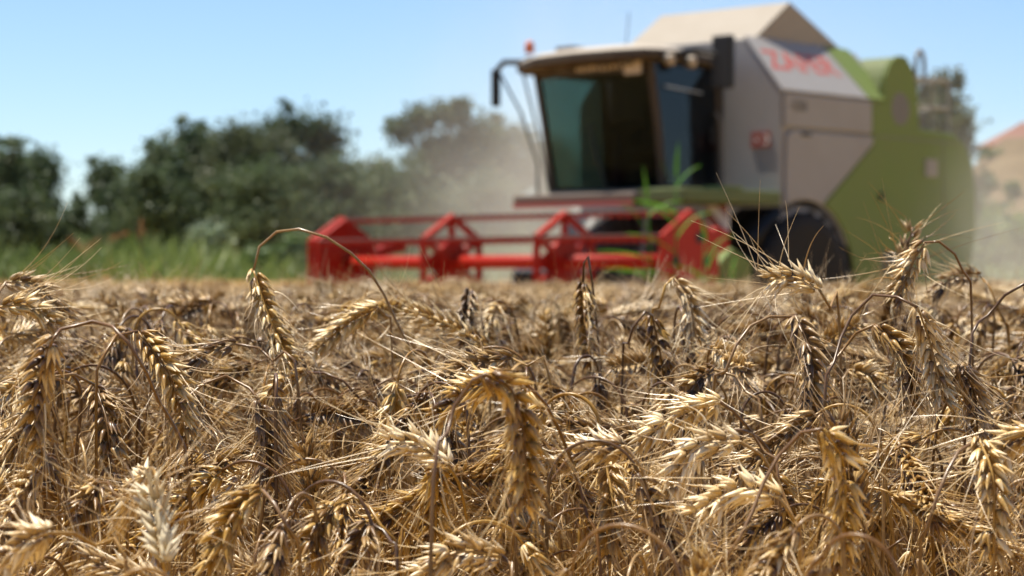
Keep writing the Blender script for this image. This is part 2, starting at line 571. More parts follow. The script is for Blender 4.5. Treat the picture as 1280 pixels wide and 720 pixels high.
ptree(1200, 138, 56, 100, "thin sparse tree just behind the tail of the harvester", 'tree_pale', seed=17, n=1500)


def shrub(x, y, z, w, hgt, label, mat, seed, n=900, name="shrub", group="shrubs around the field"):
    r = np.random.default_rng(seed)
    t = thing(name, label, "shrub", (x, y, z), 0, group)
    L = [(np.array([r.normal() * .2 * w, r.normal() * .2 * w, hgt * (.25 + .5 * r.random())]), np.array([w * .28, w * .28, hgt * .28])) for _ in range(7)]
    m = Mesh()
    leaf_cloud(m, L, n, .06 + .03 * hgt, r, .2)
    m.build("foliage", M[mat], t)
    k = Mesh()
    for c, b in L:
        k.tube([(0, 0, -.05), c * .5, c], [.03, .02, .006], 5)
    k.build("stem", M['bark'], t, smooth=True)
    return t


def pshrub(px, top, wpx, d, label, mat, seed, z=0, **kw):
    x = (px - 640) / FPX * d
    return shrub(x, d, z, wpx / FPX * d, CAM_H - z + (HORIZON - top) / FPX * d, label, M and mat, seed, **kw)


pshrub(262, 278, 74, 66, "pale silvery shrub rising out of the green reeds", 'silver', 31, n=1500)
pshrub(362, 288, 86, 60, "dark green shrub left of the red header end", 'shrub', 32, n=1500)
pshrub(315, 300, 66, 58, "small mid green shrub between the silvery shrub and the header", 'shrub', 33)
pshrub(440, 292, 90, 62, "green shrub seen past the solid red shield of the reel", 'shrub', 34, n=1200)
pshrub(520, 296, 90, 64, "green shrub seen through the reel between its first two spiders", 'shrub', 35, n=1200)
pshrub(640, 290, 110, 66, "dusty shrub seen through the reel between its middle spiders", 'shrub', 36, n=1200)
for k, (px, top, w, d, lab) in enumerate([(1244, 186, 26, 138, "round dark shrub on the brown hillside below the house"),
                                          (1236, 214, 20, 130, "small dark shrub lower on the brown hillside"),
                                          (1276, 196, 22, 140, "dark shrub on the hillside at the edge of the view"),
                                          (1256, 206, 16, 134, "tiny dry shrub between the two dark ones on the hillside"),
                                          (1264, 224, 26, 126, "olive shrub low on the hillside"),
                                          (1230, 182, 14, 144, "small shrub at the left crest of the hillside")]):
    x = (px - 640) / FPX * d
    z = hill_z(x, d)
    top_z = CAM_H + (HORIZON - top) / FPX * d
    shrub(x, d, min(z, top_z - 1.2), w / FPX * d, max(1.2, min(2.6, top_z - z)), lab, 'shrub', 40 + k, n=500)
for k, (px, top, w, d, lab) in enumerate([(1222, 232, 60, 88, "green bush at the foot of the hill beside the harvester's tail"),
                                          (1262, 240, 70, 84, "broad green bush at the foot of the hill"),
                                          (1240, 268, 80, 76, "low pale green bush in the dust below the hill"),
                                          (1290, 255, 60, 80, "green bush cut off by the edge of the view")]):
    pshrub(px, top, w, d, lab, 'shrub', 50 + k, n=1100)

# green reed belt along the far edge of the field: uncountable
r = np.random.default_rng(5)
n = 15000
bx = r.uniform(-26, 34, n)
by = 52 + r.random(n) ** 1.3 * 9
hh = (1.75 + .35 * np.sin(bx * .8) * np.sin(bx * .31 + 1) + .4 * r.normal(size=n) * .5) * np.where(by > 56, 1.0, .72)
hh *= np.where(bx > 8, .55, 1)
ang = r.uniform(0, 6.28, n)
lean = np.stack([r.normal(size=n) * .45, r.normal(size=n) * .4], -1)
wd = .03 + .03 * r.random(n)
V = np.zeros((n, 5, 3))
dx, dy = np.cos(ang) * wd, np.sin(ang) * wd
for k, (zf, wf, lf) in enumerate([(0, -.6, 0), (0, .6, 0), (.55, 1, .35), (.55, -1, .35), (1, 0, 1)]):
    V[:, k, 0] = bx + dx * wf + lean[:, 0] * lf * hh
    V[:, k, 1] = by + dy * wf + lean[:, 1] * lf * hh
    V[:, k, 2] = hh * zf
b = np.arange(n)[:, None] * 5
m = Mesh().add(V.reshape(-1, 3), quads=b + np.array([0, 1, 2, 3]), tris=b + np.array([3, 2, 4]), tint=np.repeat(.5 + .5 * np.sin(bx * .6) * .5 + r.normal(size=n) * .18, 5))
mounds = [(np.array([r.uniform(-26, 34), r.uniform(53, 60), r.uniform(.3, .8)]), np.array([r.uniform(.8, 2), .7, r.uniform(.5, .95)])) for _ in range(90)]
leaf_cloud(m, mounds, 14000, .10, r, .3)
kind(m.build("reed_belt", M['reed']), "stuff")

# house on the hill
hx0, hy0 = 42.6, 175.0
hz0 = hill_z(hx0, hy0) - .2
ridge = CAM_H + (HORIZON - 152) / FPX * hy0
hs = thing("hillside_house", "cream house with red tiled roof on top of the brown hill", "house", (hx0, hy0, hz0))
eave = ridge - hz0 - 2.1
m = Mesh().box((-4, -3.5, -1), (4, 3.5, eave)); m.build("wall", M['plaster'], hs)
m = Mesh()
rv = [(-4.6, -4.1, eave + .02), (4.6, -4.1, eave + .02), (4.6, 4.1, eave + .02), (-4.6, 4.1, eave + .02), (-1.2, 0, eave + 2.1), (1.2, 0, eave + 2.1)]
m.add(rv, quads=[(0, 1, 5, 4), (2, 3, 4, 5), (3, 2, 1, 0)], tris=[(3, 0, 4), (1, 2, 5)])
rf = m.build("roof", M['tile'], hs)
Mesh().box((.4, .5, eave + 1.2), (.95, 1.05, eave + 2.35)).build("chimney", M['plaster'], rf)
for wx in (-2.6, 0, 2.6):
    w_ = Mesh().box((wx - .5, -3.56, eave - 1.6), (wx + .5, -3.5, eave - .45)).build("window", M['frame_dark'], hs)
    Mesh().box((wx - .42, -3.585, eave - 1.52), (wx + .42, -3.562, eave - .53)).build("pane", M['door_glass'], w_)

# ------------------------------------------------------------------ combine harvester
A = R(43)
cb = thing("combine_harvester", "white and lime green combine harvester with red reel working in its dust", "combine harvester", (1.08, 24.5, 0), -A)
# local axes: x = the machine's own left, y = towards its rear, z = up


def part(m, name, mat, parent=cb, bevel=.012, smooth=False):
    return m.build(name, mat if isinstance(mat, list) else M[mat], parent, smooth, bevel)


def text_mesh(s, size, ex=.004):
    c = bpy.data.curves.new("letters", 'FONT')
    c.body, c.size, c.extrude, c.align_x, c.align_y = s, size, ex, 'CENTER', 'CENTER'
    c.offset = size * .025
    o = bpy.data.objects.new("letters", c)
    COL.objects.link(o)
    dg = bpy.context.evaluated_depsgraph_get()
    me = bpy.data.meshes.new_from_object(o.evaluated_get(dg))
    bpy.data.objects.remove(o)
    return me


def text_part(s, size, mat, parent, origin, xdir, ydir, stretch=1.0):
    me = text_mesh(s, size)
    X, Y = Vector(xdir).normalized(), Vector(ydir).normalized()
    Zn = X.cross(Y)
    mw = Matrix((X * stretch, Y, Zn)).transposed().to_4x4()
    mw.translation = Vector(origin)
    me.transform(mw)
    me.materials.clear()
    me.materials.append(M[mat])
    o = bpy.data.objects.new("lettering", me)
    COL.objects.link(o)
    o.parent = parent
    return o


# --- grain tank body and side panels
prof = [(-1.5, 1.35), (1.5, 1.35), (1.5, 3.10), (.99, 3.72), (-.99, 3.72), (-1.5, 3.10)]
tank = part(Mesh().prism(prof, 1, 1.25, 3.5), "grain_tank", 'white')
flag = part(Mesh().box((1.10, 1.232, 2.46), (1.37, 1.247, 2.64)), "flag_sticker", 'sign_red', tank, 0)
c_ = Mesh()
a = np.linspace(-2.1, 2.1, 15)                                  # crescent, horns to the star
outer = [(1.295 + .058 * math.cos(t), 2.55 + .058 * math.sin(t)) for t in a]
inner = [(1.275 + .047 * math.cos(t), 2.55 + .047 * math.sin(t)) for t in a[::-1]]
v = [(x, 1.230, z) for x, z in outer + inner]
nA = len(outer)
c_.add(v, quads=[(i, i + 1, 2 * nA - 2 - i, 2 * nA - 1 - i) for i in range(nA - 1)])
star = [(1.185 + (.034 if k % 2 == 0 else .014) * math.cos(math.pi + k * math.pi / 5), 1.230, 2.55 + (.034 if k % 2 == 0 else .014) * math.sin(math.pi + k * math.pi / 5)) for k in range(10)]
c_.add(star + [(1.185, 1.230, 2.55)], tris=[(k, (k + 1) % 10, 10) for k in range(10)])
part(c_, "crescent_and_star", 'sign_white', flag, 0)

# sloping shoulder panel: white, then a green band
sl = lambda u: 3.10 + (1.5 - u) * (.62 / .51)
m = Mesh()
nrm = np.array([.62, 0, .51]); nrm = nrm / np.linalg.norm(nrm) * .03
def shoulder(v0, v1, v0t, v1t):
    b4 = np.array([(1.52, v0, 3.085), (1.52, v1, 3.085), (.985, v1t, 3.735), (.985, v0t, 3.735)])
    return np.vstack([b4, b4 + nrm])
F6 = [(3, 2, 1, 0), (4, 5, 6, 7), (0, 1, 5, 4), (1, 2, 6, 5), (2, 3, 7, 6), (3, 0, 4, 7)]
sh = part(Mesh().add(shoulder(1.24, 2.98, 1.24, 2.78), quads=F6), "shoulder_panel", 'white', cb, .008)
part(Mesh().add(shoulder(2.99, 3.5, 2.79, 3.3), quads=F6), "shoulder_band", 'lime', sh, .008)
up = Vector((-.51, 0, .62)).normalized()
org = Vector((1.22, 2.02, sl(1.22))) + Vector(nrm) * 1.12
text_part("ZAFER", .42, 'dark_red', sh, org, (0, 1, 0), up, 1.12)

# vertical left and right side panels
def arc(cx, cz, rad, a0, a1, n=9):
    return [(cx + rad * math.cos(R(a0 + (a1 - a0) * k / (n - 1))), cz + rad * math.sin(R(a0 + (a1 - a0) * k / (n - 1)))) for k in range(n)]

WHV, WHZ = 1.67, .88
for s in (1, -1):
    a0, a1 = (1.503, 1.545) if s > 0 else (-1.545, -1.503)
    pu = part(Mesh().prism([(1.28, 2.69), (3.04, 2.69), (3.04, 3.07), (1.28, 3.07)], 0, a0, a1), "upper_side_panel", 'white', cb, .015)
    low = [(1.30, 1.86)] + [(1.33, 2.58), (1.38, 2.64), (1.46, 2.655), (3.06, 2.655), (3.08, 2.58), (2.04, 1.835)] + arc(WHV, WHZ, .99, 69, 112, 6)
    part(Mesh().prism(low, 0, a0, a1), "lower_side_panel", 'white', cb, .015)
    gr = [(3.095, 2.565), (3.06, 2.66), (3.055, 3.07), (3.3, 3.085), (3.34, 3.4), (3.45, 3.58), (3.62, 3.67), (3.80, 3.66), (3.95, 3.52), (4.05, 3.25), (4.08, 2.95),
          (4.10, 2.80), (4.9, 2.77), (5.15, 2.66), (5.32, 2.42), (5.40, 2.1), (5.40, 1.55), (5.28, 1.15), (5.0, .9), (2.75, .85)] + arc(WHV, WHZ, 1.03, 2, 67, 8)
    gp = part(Mesh().prism(gr, 0, a0 - .012 * s, a1 - .012 * s), "rear_side_panel", 'lime', cb, .02)
    if s > 0:
        text_part("430", .17, 'text_dark', pu, (a1 + .004, 1.55, 2.93), (0, 1, 0), (0, 0, 1), 1.2)
        sm = Mesh()
        for k in range(9):
            sm.box((1.534, 3.25 + .07 * k, 1.0), (1.545, 3.29 + .07 * k, 1.3))
        part(sm, "vent", 'charcoal', gp, 0)
        part(Mesh().box((1.5335, 3.1, 2.655), (1.539, 4.98, 2.67)), "panel_seam", 'charcoal', gp, 0)
        part(Mesh().box((1.5335, 4.62, .95), (1.539, 4.632, 2.655)), "panel_seam", 'charcoal', gp, 0)
        part(Mesh().box((1.534, 3.2, 1.9), (1.56, 3.26, 2.0)), "latch", 'black', gp, 0)
        part(Mesh().box((1.536, 4.2, 2.22), (1.55, 4.48, 2.44)), "label_plate", 'rail', gp, 0)
        part(Mesh().box((1.547, 1.60, 2.60), (1.565, 1.76, 2.63)), "panel_handle", 'black', cb, 0)
# rear body behind the panels, engine hood, chopper
body = [(3.3, .9), (5.0, .95), (5.3, 1.3), (5.36, 2.1), (5.28, 2.42), (5.1, 2.63), (4.9, 2.74), (3.3, 2.74)]
part(Mesh().prism(body, 0, -1.46, 1.46), "straw_hood", 'dark_green')
hood = [(3.27, 2.72)] + [(3.66 + .385 * math.cos(R(t)), 3.0 + .655 * math.sin(R(t))) for t in np.linspace(180, 0, 15)] + [(4.05, 2.72)]
part(Mesh().prism(hood, 0, -1.45, 1.48), "engine_hood", 'dark_green', cb, .01)
part(Mesh().lathe([(-.0, .001), (.0, .2), (.05, .2), (.05, .001)], 0, (1.485, 3.66, 3.02), 20), "air_screen", 'charcoal', cb, 0)
top = part(Mesh().box((-1.1, 4.15, 2.742), (1.1, 4.95, 3.05)), "engine_cover", 'charcoal', cb, .03)
part(Mesh().tube([(.5, 4.5, 3.05), (.5, 4.5, 3.55), (.52, 4.62, 3.68)], .06, 10), "exhaust_pipe", 'steel', cb, 0)
rl = Mesh()
for v_ in (4.2, 4.6, 5.0):
    rl.tube([(1.38, v_, 2.76), (1.38, v_, 3.45)], .02, 6)
for z_ in (3.1, 3.45):
    rl.tube([(1.38, 4.2, z_), (1.38, 5.0, z_), (.4, 5.02, z_)], .02, 6)
part(rl, "rear_railing", 'rail', cb, 0)
gl = Mesh()
tt = np.linspace(0, math.pi, 9)
gl.tube([(1.3, 4.36, 3.2)] + [(1.3, 4.46 - .1 * math.cos(t), 3.6 + .2 * math.sin(t)) for t in tt] + [(1.3, 4.56, 3.2)], .028, 6)
part(gl, "grab_loop", 'charcoal', cb, 0)
part(Mesh().box((-1.2, 1.3, .75), (1.2, 4.6, 1.6)), "chassis", 'charcoal', cb, .02)

# --- tank cover: gable with its ridge across the machine
cv = Mesh()
v = [(-.97, 1.42, 3.725), (1.0, 1.42, 3.725), (1.0, 3.22, 3.725), (-.97, 3.22, 3.725), (-.95, 2.14, 4.22), (.99, 2.14, 4.22)]
cv.add(v, quads=[(0, 1, 5, 4), (2, 3, 4, 5), (3, 2, 1, 0)], tris=[(3, 0, 4), (1, 2, 5)])
part(cv, "tank_cover", 'tank_cover', cb, .008)
part(Mesh().box((.5, 3.3, 3.5), (1.0, 3.36, 3.74)), "tank_ladder_step", 'charcoal', cb, 0)

# --- cab
cab = part(Mesh().box((-.86, -.05, 1.84), (.86, 1.22, 1.98)), "cab", 'charcoal', cb, .015)
for s in (1, -1):
    fr = Mesh()
    fr.tube([(.84 * s, -.28, 3.42), (.83 * s, -.1, 2.6), (.81 * s, 0, 1.96)], .05, 6)
    fr.tube([(.84 * s, .92, 3.42), (.82 * s, .98, 1.96)], .05, 6)
    fr.tube([(.82 * s, -.02, 2.0), (.82 * s, 1.0, 2.0)], .04, 6)
    part(fr, "cab_frame", 'roof_brown', cab, 0)
part(Mesh().box((-.84, 1.02, 1.96), (.84, 1.06, 3.42)), "rear_wall", 'black', cab, 0)
part(Mesh().box((-.8, -.02, 1.982), (.8, 1.0, 1.992)), "floor_mat", 'seat', cab, 0)
# floor lining, seat and steering wheel inside
st = part(Mesh().box((-.25, .52, 2.35), (.25, .98, 2.48)), "operator_seat", 'seat', cab, .03)
part(Mesh().prism([(.86, 2.48), (.98, 2.48), (1.02, 3.12), (.92, 3.12)], 0, -.24, .24), "seat_back", 'seat', st, .03)
part(Mesh().box((-.18, .6, 1.98), (.18, .92, 2.35)), "seat_base", 'black', st, 0)
ang = np.linspace(0, 2 * math.pi, 25)
sw = Mesh().tube([(.02 + .2 * math.cos(t), .28 + .18 * math.sin(t), 2.70 + .09 * math.sin(t)) for t in ang], .018, 6, cap=False)
sw.tube([(-.18, .28, 2.70), (.22, .28, 2.70)], .014, 6)
sw.tube([(.02, .28, 2.70), (.02, .2, 2.35), (.02, .12, 1.98)], [.03, .05, .07], 8)
part(sw, "steering_wheel", 'black', cab, 0)
part(Mesh().box((.36, .35, 2.35), (.5, 1.0, 2.62)), "console", 'black', cab, .03)
# glass: curved windscreen, two side windows
ws = Mesh()
nu, nz_ = 13, 5
U = np.linspace(-.80, .80, nu)
T_ = np.linspace(0, 1, nz_)
vv = [(u * (1 + .03 * t), -.28 * t - .10 * (1 - (u / .8) ** 2), 1.99 + 1.43 * t) for t in T_ for u in U]
qq = [(i * nu + j, i * nu + j + 1, (i + 1) * nu + j + 1, (i + 1) * nu + j) for i in range(nz_ - 1) for j in range(nu - 1)]
vb = [(x, y + .012, z) for x, y, z in vv]
n0 = len(vv)
ws.add(vv + vb, quads=qq + [tuple(n0 + k for k in f[::-1]) for f in qq])
wsp = part(ws, "windscreen", 'glass', cab, 0, True)
stp = Mesh()
vv = [(u * 1.03, -.268 - .103 * (1 - (u / .8) ** 2) + .02 * t - .012, 3.40 - .15 * t) for t in (0, 1) for u in U]
stp.add(vv, quads=[(nu + j, nu + j + 1, j + 1, j) for j in range(nu - 1)])
sp = part(stp, "sun_strip", 'roof_brown', wsp, 0, True)
lm = Mesh()
x_ = -.12
rr = random.Random(3)
while x_ < .52:                                                    # worn, unreadable pale lettering
    w_ = rr.uniform(.035, .06)
    yv = -.29 - .103 * (1 - ((x_ + w_ / 2) / .8) ** 2)
    lm.box((x_, yv - .01, 3.285 + rr.uniform(0, .012)), (x_ + w_, yv - .002, 3.365 + rr.uniform(-.015, .01)))
    x_ += w_ + rr.uniform(.012, .03)
part(lm, "worn_lettering", 'amber_mark', sp, 0)
part(Mesh().box((.56, -.375, 3.22), (.80, -.36, 3.44)), "paper_sticker", 'amber_mark', wsp, 0)
part(Mesh().tube([(.1, -.12, 1.99), (.0, -.19, 2.35), (-.05, -.24, 2.7)], .014, 6), "wiper", 'black', wsp, 0)
sd = Mesh().prism([(.05, 2.02), (-.2, 3.40), (.88, 3.40), (.93, 2.02)], 0, -.845, -.835)
part(sd, "side_window", 'teal_glass', cab, 0)
dr = Mesh().prism([(.03, 2.02), (-.22, 3.40), (.88, 3.40), (.93, 2.02)], 0, .845, .855)
dp = part(dr, "cab_door", 'door_glass', cab, 0)
part(Mesh().box((.858, .78, 2.5), (.89, .86, 2.68)), "door_handle", 'black', dp, .01)
part(Mesh().tube([(.885, -.05, 3.1), (.885, .6, 3.06)], .012, 6), "door_bar", 'steel', dp, 0)
hr = Mesh().tube([(.95, .88, 2.0), (.96, .86, 2.75), (.9, .84, 2.85)], .018, 6)
part(hr, "door_handrail", 'charcoal', cab, 0)
# roof: brown edge body and pale dusty top
ro = Mesh()
def roof_ring(g_, z_, fwd=0):
    return [(x * g_, .18 + (y - .18) * g_ + fwd, z_ + dz) for x, y, dz in
            [(-.94, -.5, -.05), (-.6, -.60, -.01), (0, -.64, 0), (.6, -.60, 0), (.94, -.5, 0), (1.02, -.3, 0), (1.04, .3, .0), (1.0, .86, -.02), (.8, .98, -.02), (-.8, .98, -.04), (-1.0, .86, -.05), (-1.03, -.3, -.05)]]
rings = [roof_ring(.96, 3.365), roof_ring(1.0, 3.39), roof_ring(.995, 3.475)]
nr = 12
ro.add(sum(rings, []), quads=[(k * nr + j, k * nr + (j + 1) % nr, (k + 1) * nr + (j + 1) % nr, (k + 1) * nr + j) for k in range(2) for j in range(nr)],
       ngons=[list(range(nr))[::-1], [2 * nr + j for j in range(nr)]])
rp = part(ro, "cab_roof", 'roof_brown', cab, .01)
rt = Mesh()
rings = [roof_ring(.985, 3.48), roof_ring(.92, 3.525), roof_ring(.7, 3.56)]
rt.add(sum(rings, []), quads=[(k * nr + j, k * nr + (j + 1) % nr, (k + 1) * nr + (j + 1) % nr, (k + 1) * nr + j) for k in range(2) for j in range(nr)],
       ngons=[[2 * nr + j for j in range(nr)]])
part(rt, "roof_top", 'roof_top', rp, .01, True)
for v_ in (-.18, .2):
    wl = part(Mesh().lathe([(0, .01), (.0, .06), (.05, .075), (.08, .075), (.085, .07)], 0, (.99, v_, 3.37), 16), "work_light", 'charcoal', rp, 0, True)
    part(Mesh().lathe([(.0, .066), (.012, .05), (.016, .01)], 0, (1.077, v_, 3.37), 16), "lens", 'lamp_lens', wl, 0, True)
for u_ in (-.62, -.3, .3, .62):
    wl = part(Mesh().box((u_ - .08, -.47, 3.32), (u_ + .08, -.38, 3.405)), "front_light", 'charcoal', rp, .01)
    part(Mesh().box((u_ - .065, -.478, 3.335), (u_ + .065, -.472, 3.39)), "lens", 'roof_brown', wl, 0)
bc = part(Mesh().lathe([(3.5, .05), (3.56, .055), (3.57, .03)], 2, (-.92, -.3, -.04), 14), "beacon", 'black', rp, 0, True)
part(Mesh().lathe([(3.57, .055), (3.66, .055), (3.70, .04), (3.715, .01)], 2, (-.92, -.3, 0), 14), "beacon_dome", 'orange', bc, 0, True)
part(Mesh().box((-.45, -.38, 3.53), (-.2, -.1, 3.60)), "roof_hatch", 'charcoal', rp, .01)
part(Mesh().tube([(.1, .2, 3.55), (.14, .22, 4.0)], .006, 5), "antenna", 'black', rp, 0)
# mirrors on arms
for s, mlow, mhigh, mu, mv in ((-1, 2.98, 3.42, 1.47, -.28), (1, 3.04, 3.62, 1.56, .12)):
    ar = part(Mesh().tube([(.95 * s, mv - .07, 3.46), (1.25 * s, mv - .1, 3.48), ((mu - .05) * s, mv - .02, 3.42)], .035, 8), "mirror_arm", 'black', cab, 0)
    w_ = .045 if s < 0 else .13
    part(Mesh().box((mu * s - w_, mv - .05, mlow), (mu * s + w_, mv + .04, mhigh)), "mirror", 'black', ar, .02)
# grab rails on the right front corner of the cab
gr_ = Mesh().tube([(-1.38, -.3, 3.35), (-1.15, -.2, 2.9), (-1.02, -.05, 2.3), (-1.02, -.05, 1.95)], .016, 6)
gr_.tube([(-1.05, -.3, 3.42), (-.95, -.1, 2.6), (-.88, 0, 1.98)], .016, 6)
part(gr_, "grab_rail", 'black', cab, 0)
# platform, bumper rail, warning board
part(Mesh().box((.87, -.52, 1.80), (1.52, 1.24, 1.95)), "platform", 'dark_green', cb, .02)
part(Mesh().box((1.2, .2, 1.953), (1.5, .55, 1.99)), "platform_step", 'lime', cb, .01)
br = part(Mesh().box((-.95, -.55, 1.83), (.866, -.06, 1.92)), "front_walkway", 'walk', cb, .02)
part(Mesh().box((-.93, -.575, 1.77), (.85, -.553, 1.825)), "walkway_edge", 'dark_red', br, 0)
wb = part(Mesh().box((1.2, .28, 1.48), (1.5, .30, 1.78)), "warning_board", 'sign_white', cb, 0)
sb = Mesh()
for a_ in (-.30, 0.0, .30):
    pts = []
    for (x, z) in [(a_, 0), (a_ + .14, 0), (a_ - .16, .3), (a_ - .30, .3)]:
        pts.append((x, z))
    # clip the slanting stripe to the board
    def clip(poly, axis, lim, keep_less):
        out = []
        for k in range(len(poly)):
            p, q_ = poly[k], poly[(k + 1) % len(poly)]
            ip = p[axis] <= lim if keep_less else p[axis] >= lim
            iq = q_[axis] <= lim if keep_less else q_[axis] >= lim
            if ip:
                out.append(p)
            if ip != iq:
                f = (lim - p[axis]) / (q_[axis] - p[axis])
                out.append((p[0] + f * (q_[0] - p[0]), p[1] + f * (q_[1] - p[1])))
        return out
    pts = [(x + .15, z) for x, z in pts]
    pts = clip(clip(pts, 0, 0, False), 0, .3, True)
    if len(pts) >= 3:
        sb.add([(1.2 + x, .276, 1.48 + z) for x, z in pts], ngons=[list(range(len(pts)))])
part(sb, "warning_stripes", 'sign_red', wb, 0)
ld = Mesh()
for u_ in (.95, 1.4):
    ld.tube([(u_, -.45, 1.8), (u_, -.6, .7)], .025, 6)
for k in range(4):
    ld.box((.95, -.58 + .03 * k, .8 + .28 * k), (1.4, -.5 + .03 * k, .83 + .28 * k))
part(ld, "access_ladder", 'charcoal', cb, 0)


# --- wheels
def wheel(u, v, z, rad, wid):
    s = 1 if u > 0 else -1
    pr = [(-wid / 2, rad * .56), (-wid / 2 - .01, rad * .75), (-wid / 2, rad * .92), (-wid * .38, rad * .965), (wid * .38, rad * .965), (wid / 2, rad * .92), (wid / 2 + .01, rad * .75), (wid / 2, rad * .56)]
    w = part(Mesh().lathe(pr, 0, (u, v, z), 48), "tyre", 'rubber', cb, 0, True)
    lg = Mesh()
    for k in range(22):
        for side in (-1, 1):
            a = 2 * math.pi * (k + (.5 if side > 0 else 0)) / 22
            ca, sa = math.cos(a), math.sin(a)
            e = np.array([0, -sa, ca])
            rd = np.array([0, ca, sa])
            c0 = np.array([u, v, z])
            x0, x1 = .01 * side, wid * .5 * side
            P = []
            for x, sh, hr_ in ((x0, .0, 1.0), (x1, .16, .96)):
                for w2 in (-.035, .035):
                    for rr2 in (.93, hr_):
                        P.append(c0 + np.array([x, 0, 0]) + e * (sh + w2) + rd * rad * rr2)
            lg.add(P, quads=[(0, 1, 3, 2), (4, 6, 7, 5), (0, 4, 5, 1), (2, 3, 7, 6), (1, 5, 7, 3), (0, 2, 6, 4)])
    part(lg, "tread", 'rubber', w, 0)
    rm = Mesh().lathe([(s * wid * .44, rad * .56), (s * wid * .44, rad * .5), (s * wid * .2, rad * .42), (s * wid * .2, rad * .15), (s * wid * .3, rad * .12), (s * wid * .3, .01)], 0, (u, v, z), 32)
    part(rm, "rim", 'sign_red' if rad > .7 else 'sign_white', w, 0, True)


for s in (1, -1):
    wheel(1.28 * s, WHV, WHZ, .88, .62)
    wheel(1.2 * s, 4.55, .62, .62, .4)
    fa = arc(WHV, WHZ, 1.0, -5, 150, 16)
    fb = arc(WHV, WHZ, .90, 150, -5, 16)
    part(Mesh().prism(arc(WHV, WHZ, .93, -10, 190, 18), 0, *((.55, .9) if s > 0 else (-.9, -.55))), "wheel_arch", 'black', cb, 0)
    part(Mesh().prism(fa + fb, 0, *((.95, 1.5) if s > 0 else (-1.5, -.95))), "fender", 'black', cb, 0, True)

# --- feeder house and header
fh = Mesh().prism([(.9, 1.35), (.9, 1.75), (-.95, 1.05), (-.95, .35), (-.6, .35)], 0, -.6, .6)
part(fh, "feeder_house", 'black', cb, .02)
part(Mesh().prism([(-.75, .75), (-.15, .85), (-.1, 1.15), (-.45, 1.3), (-.8, 1.05)], 0, 2.0, 2.12), "drive_shield", 'lime', cb, .02)
hd = part(Mesh().prism([(-.52, .2), (-1.75, .12), (-1.75, .17), (-.58, .27), (-.58, .76), (-.52, .78)], 0, -2.62, 2.62), "header", 'red', cb, .008)
part(Mesh().lathe([(-2.55, .1), (-2.55, .2), (2.55, .2), (2.55, .1)], 0, (0, -.95, .55), 20), "auger", 'red', hd, 0, True)
for s in (1, -1):
    sp_ = [(-.5, .15), (-2.5, .12), (-2.7, .2), (-1.9, .45), (-.9, .6), (-.5, .62)]
    part(Mesh().prism(sp_, 0, *((2.63, 2.70) if s > 0 else (-2.70, -2.63))), "crop_divider", 'red', hd, .01)
kn = Mesh()
for k in range(66):
    u_ = -2.6 + k * .079
    kn.add([(u_, -1.75, .15), (u_ + .07, -1.75, .15), (u_ + .035, -1.86, .15), (u_, -1.75, .16), (u_ + .07, -1.75, .16), (u_ + .035, -1.86, .16)], tris=[(0, 2, 1), (3, 4, 5)], quads=[(0, 1, 4, 3), (1, 2, 5, 4), (2, 0, 3, 5)])
part(kn, "knife", 'steel', hd, 0)

RV, RZ, RR = -1.7, 1.15, .50
reel = part(Mesh().lathe([(-2.5, .01), (-2.5, .072), (2.5, .072), (2.5, .01)], 0, (0, RV, RZ), 20), "reel", 'red', cb, 0, True)
hexa = [(RV + RR * math.cos(R(90 + 60 * k)), RZ + RR * math.sin(R(90 + 60 * k))) for k in range(6)]
# solid box-like end shield, spiders, near end plate
hx_b = [(RV + (RR + .02) * math.cos(R(90 + 60 * k)), RZ + (RR + .02) * math.sin(R(90 + 60 * k))) for k in range(6)]
es = part(Mesh().prism(hx_b, 0, -2.56, -2.50), "end_shield", 'red', reel, .01)
part(Mesh().prism(hx_b, 0, -2.68, -2.63), "end_shield", 'red', reel, .01)
lk = Mesh()
for (v1, z1), (v2, z2) in zip(hx_b, hx_b[1:] + hx_b[:1]):
    lk.tube([(-2.63, v1 * .97 + RV * .03, z1 * .97 + RZ * .03), (-2.56, v1 * .97 + RV * .03, z1 * .97 + RZ * .03)], .03, 6)
rim_in = [(RV + .9 * (a - RV), RZ + .9 * (b - RZ)) for a, b in hx_b]
for k in range(6):
    p, q_ = rim_in[k], rim_in[(k + 1) % 6]
    lk.add([(-2.63, *p), (-2.63, *q_), (-2.56, *q_), (-2.56, *p)], quads=[(0, 1, 2, 3)])
part(lk, "shield_rim", 'red', es, 0)


def spider(u, solid=False):
    m = Mesh()
    n_ = 6
    for k in range(n_):
        a, b = hexa[k], hexa[(k + 1) % n_]
        m.tube([(u, *a), (u, *b)], .046, 6)
        m.tube([(u, RV, RZ), (u, *a)], .042, 6)
        mid = ((a[0] + b[0]) / 2, (a[1] + b[1]) / 2)
        # gusset plates between the spokes, as on the real spider
        i1 = (RV + .52 * (a[0] - RV), RZ + .52 * (a[1] - RZ))
        i2 = (RV + .52 * (b[0] - RV), RZ + .52 * (b[1] - RZ))
        if k in (1, 2, 4):
            m.add([(u - .01, *i1), (u - .01, *i2), (u - .01, *mid)], tris=[(0, 1, 2)])
    m.lathe([(-.03, .01), (-.03, .235), (.03, .235), (.03, .01)], 0, (u, RV, RZ), 18)
    p = part(m, "spider", 'red', reel, 0)
    hb = part(Mesh().lathe([(.035, .03), (.06, .03), (.06, .005)], 0, (u, RV, RZ), 10), "hub_bolt", 'steel', p, 0)
    return p


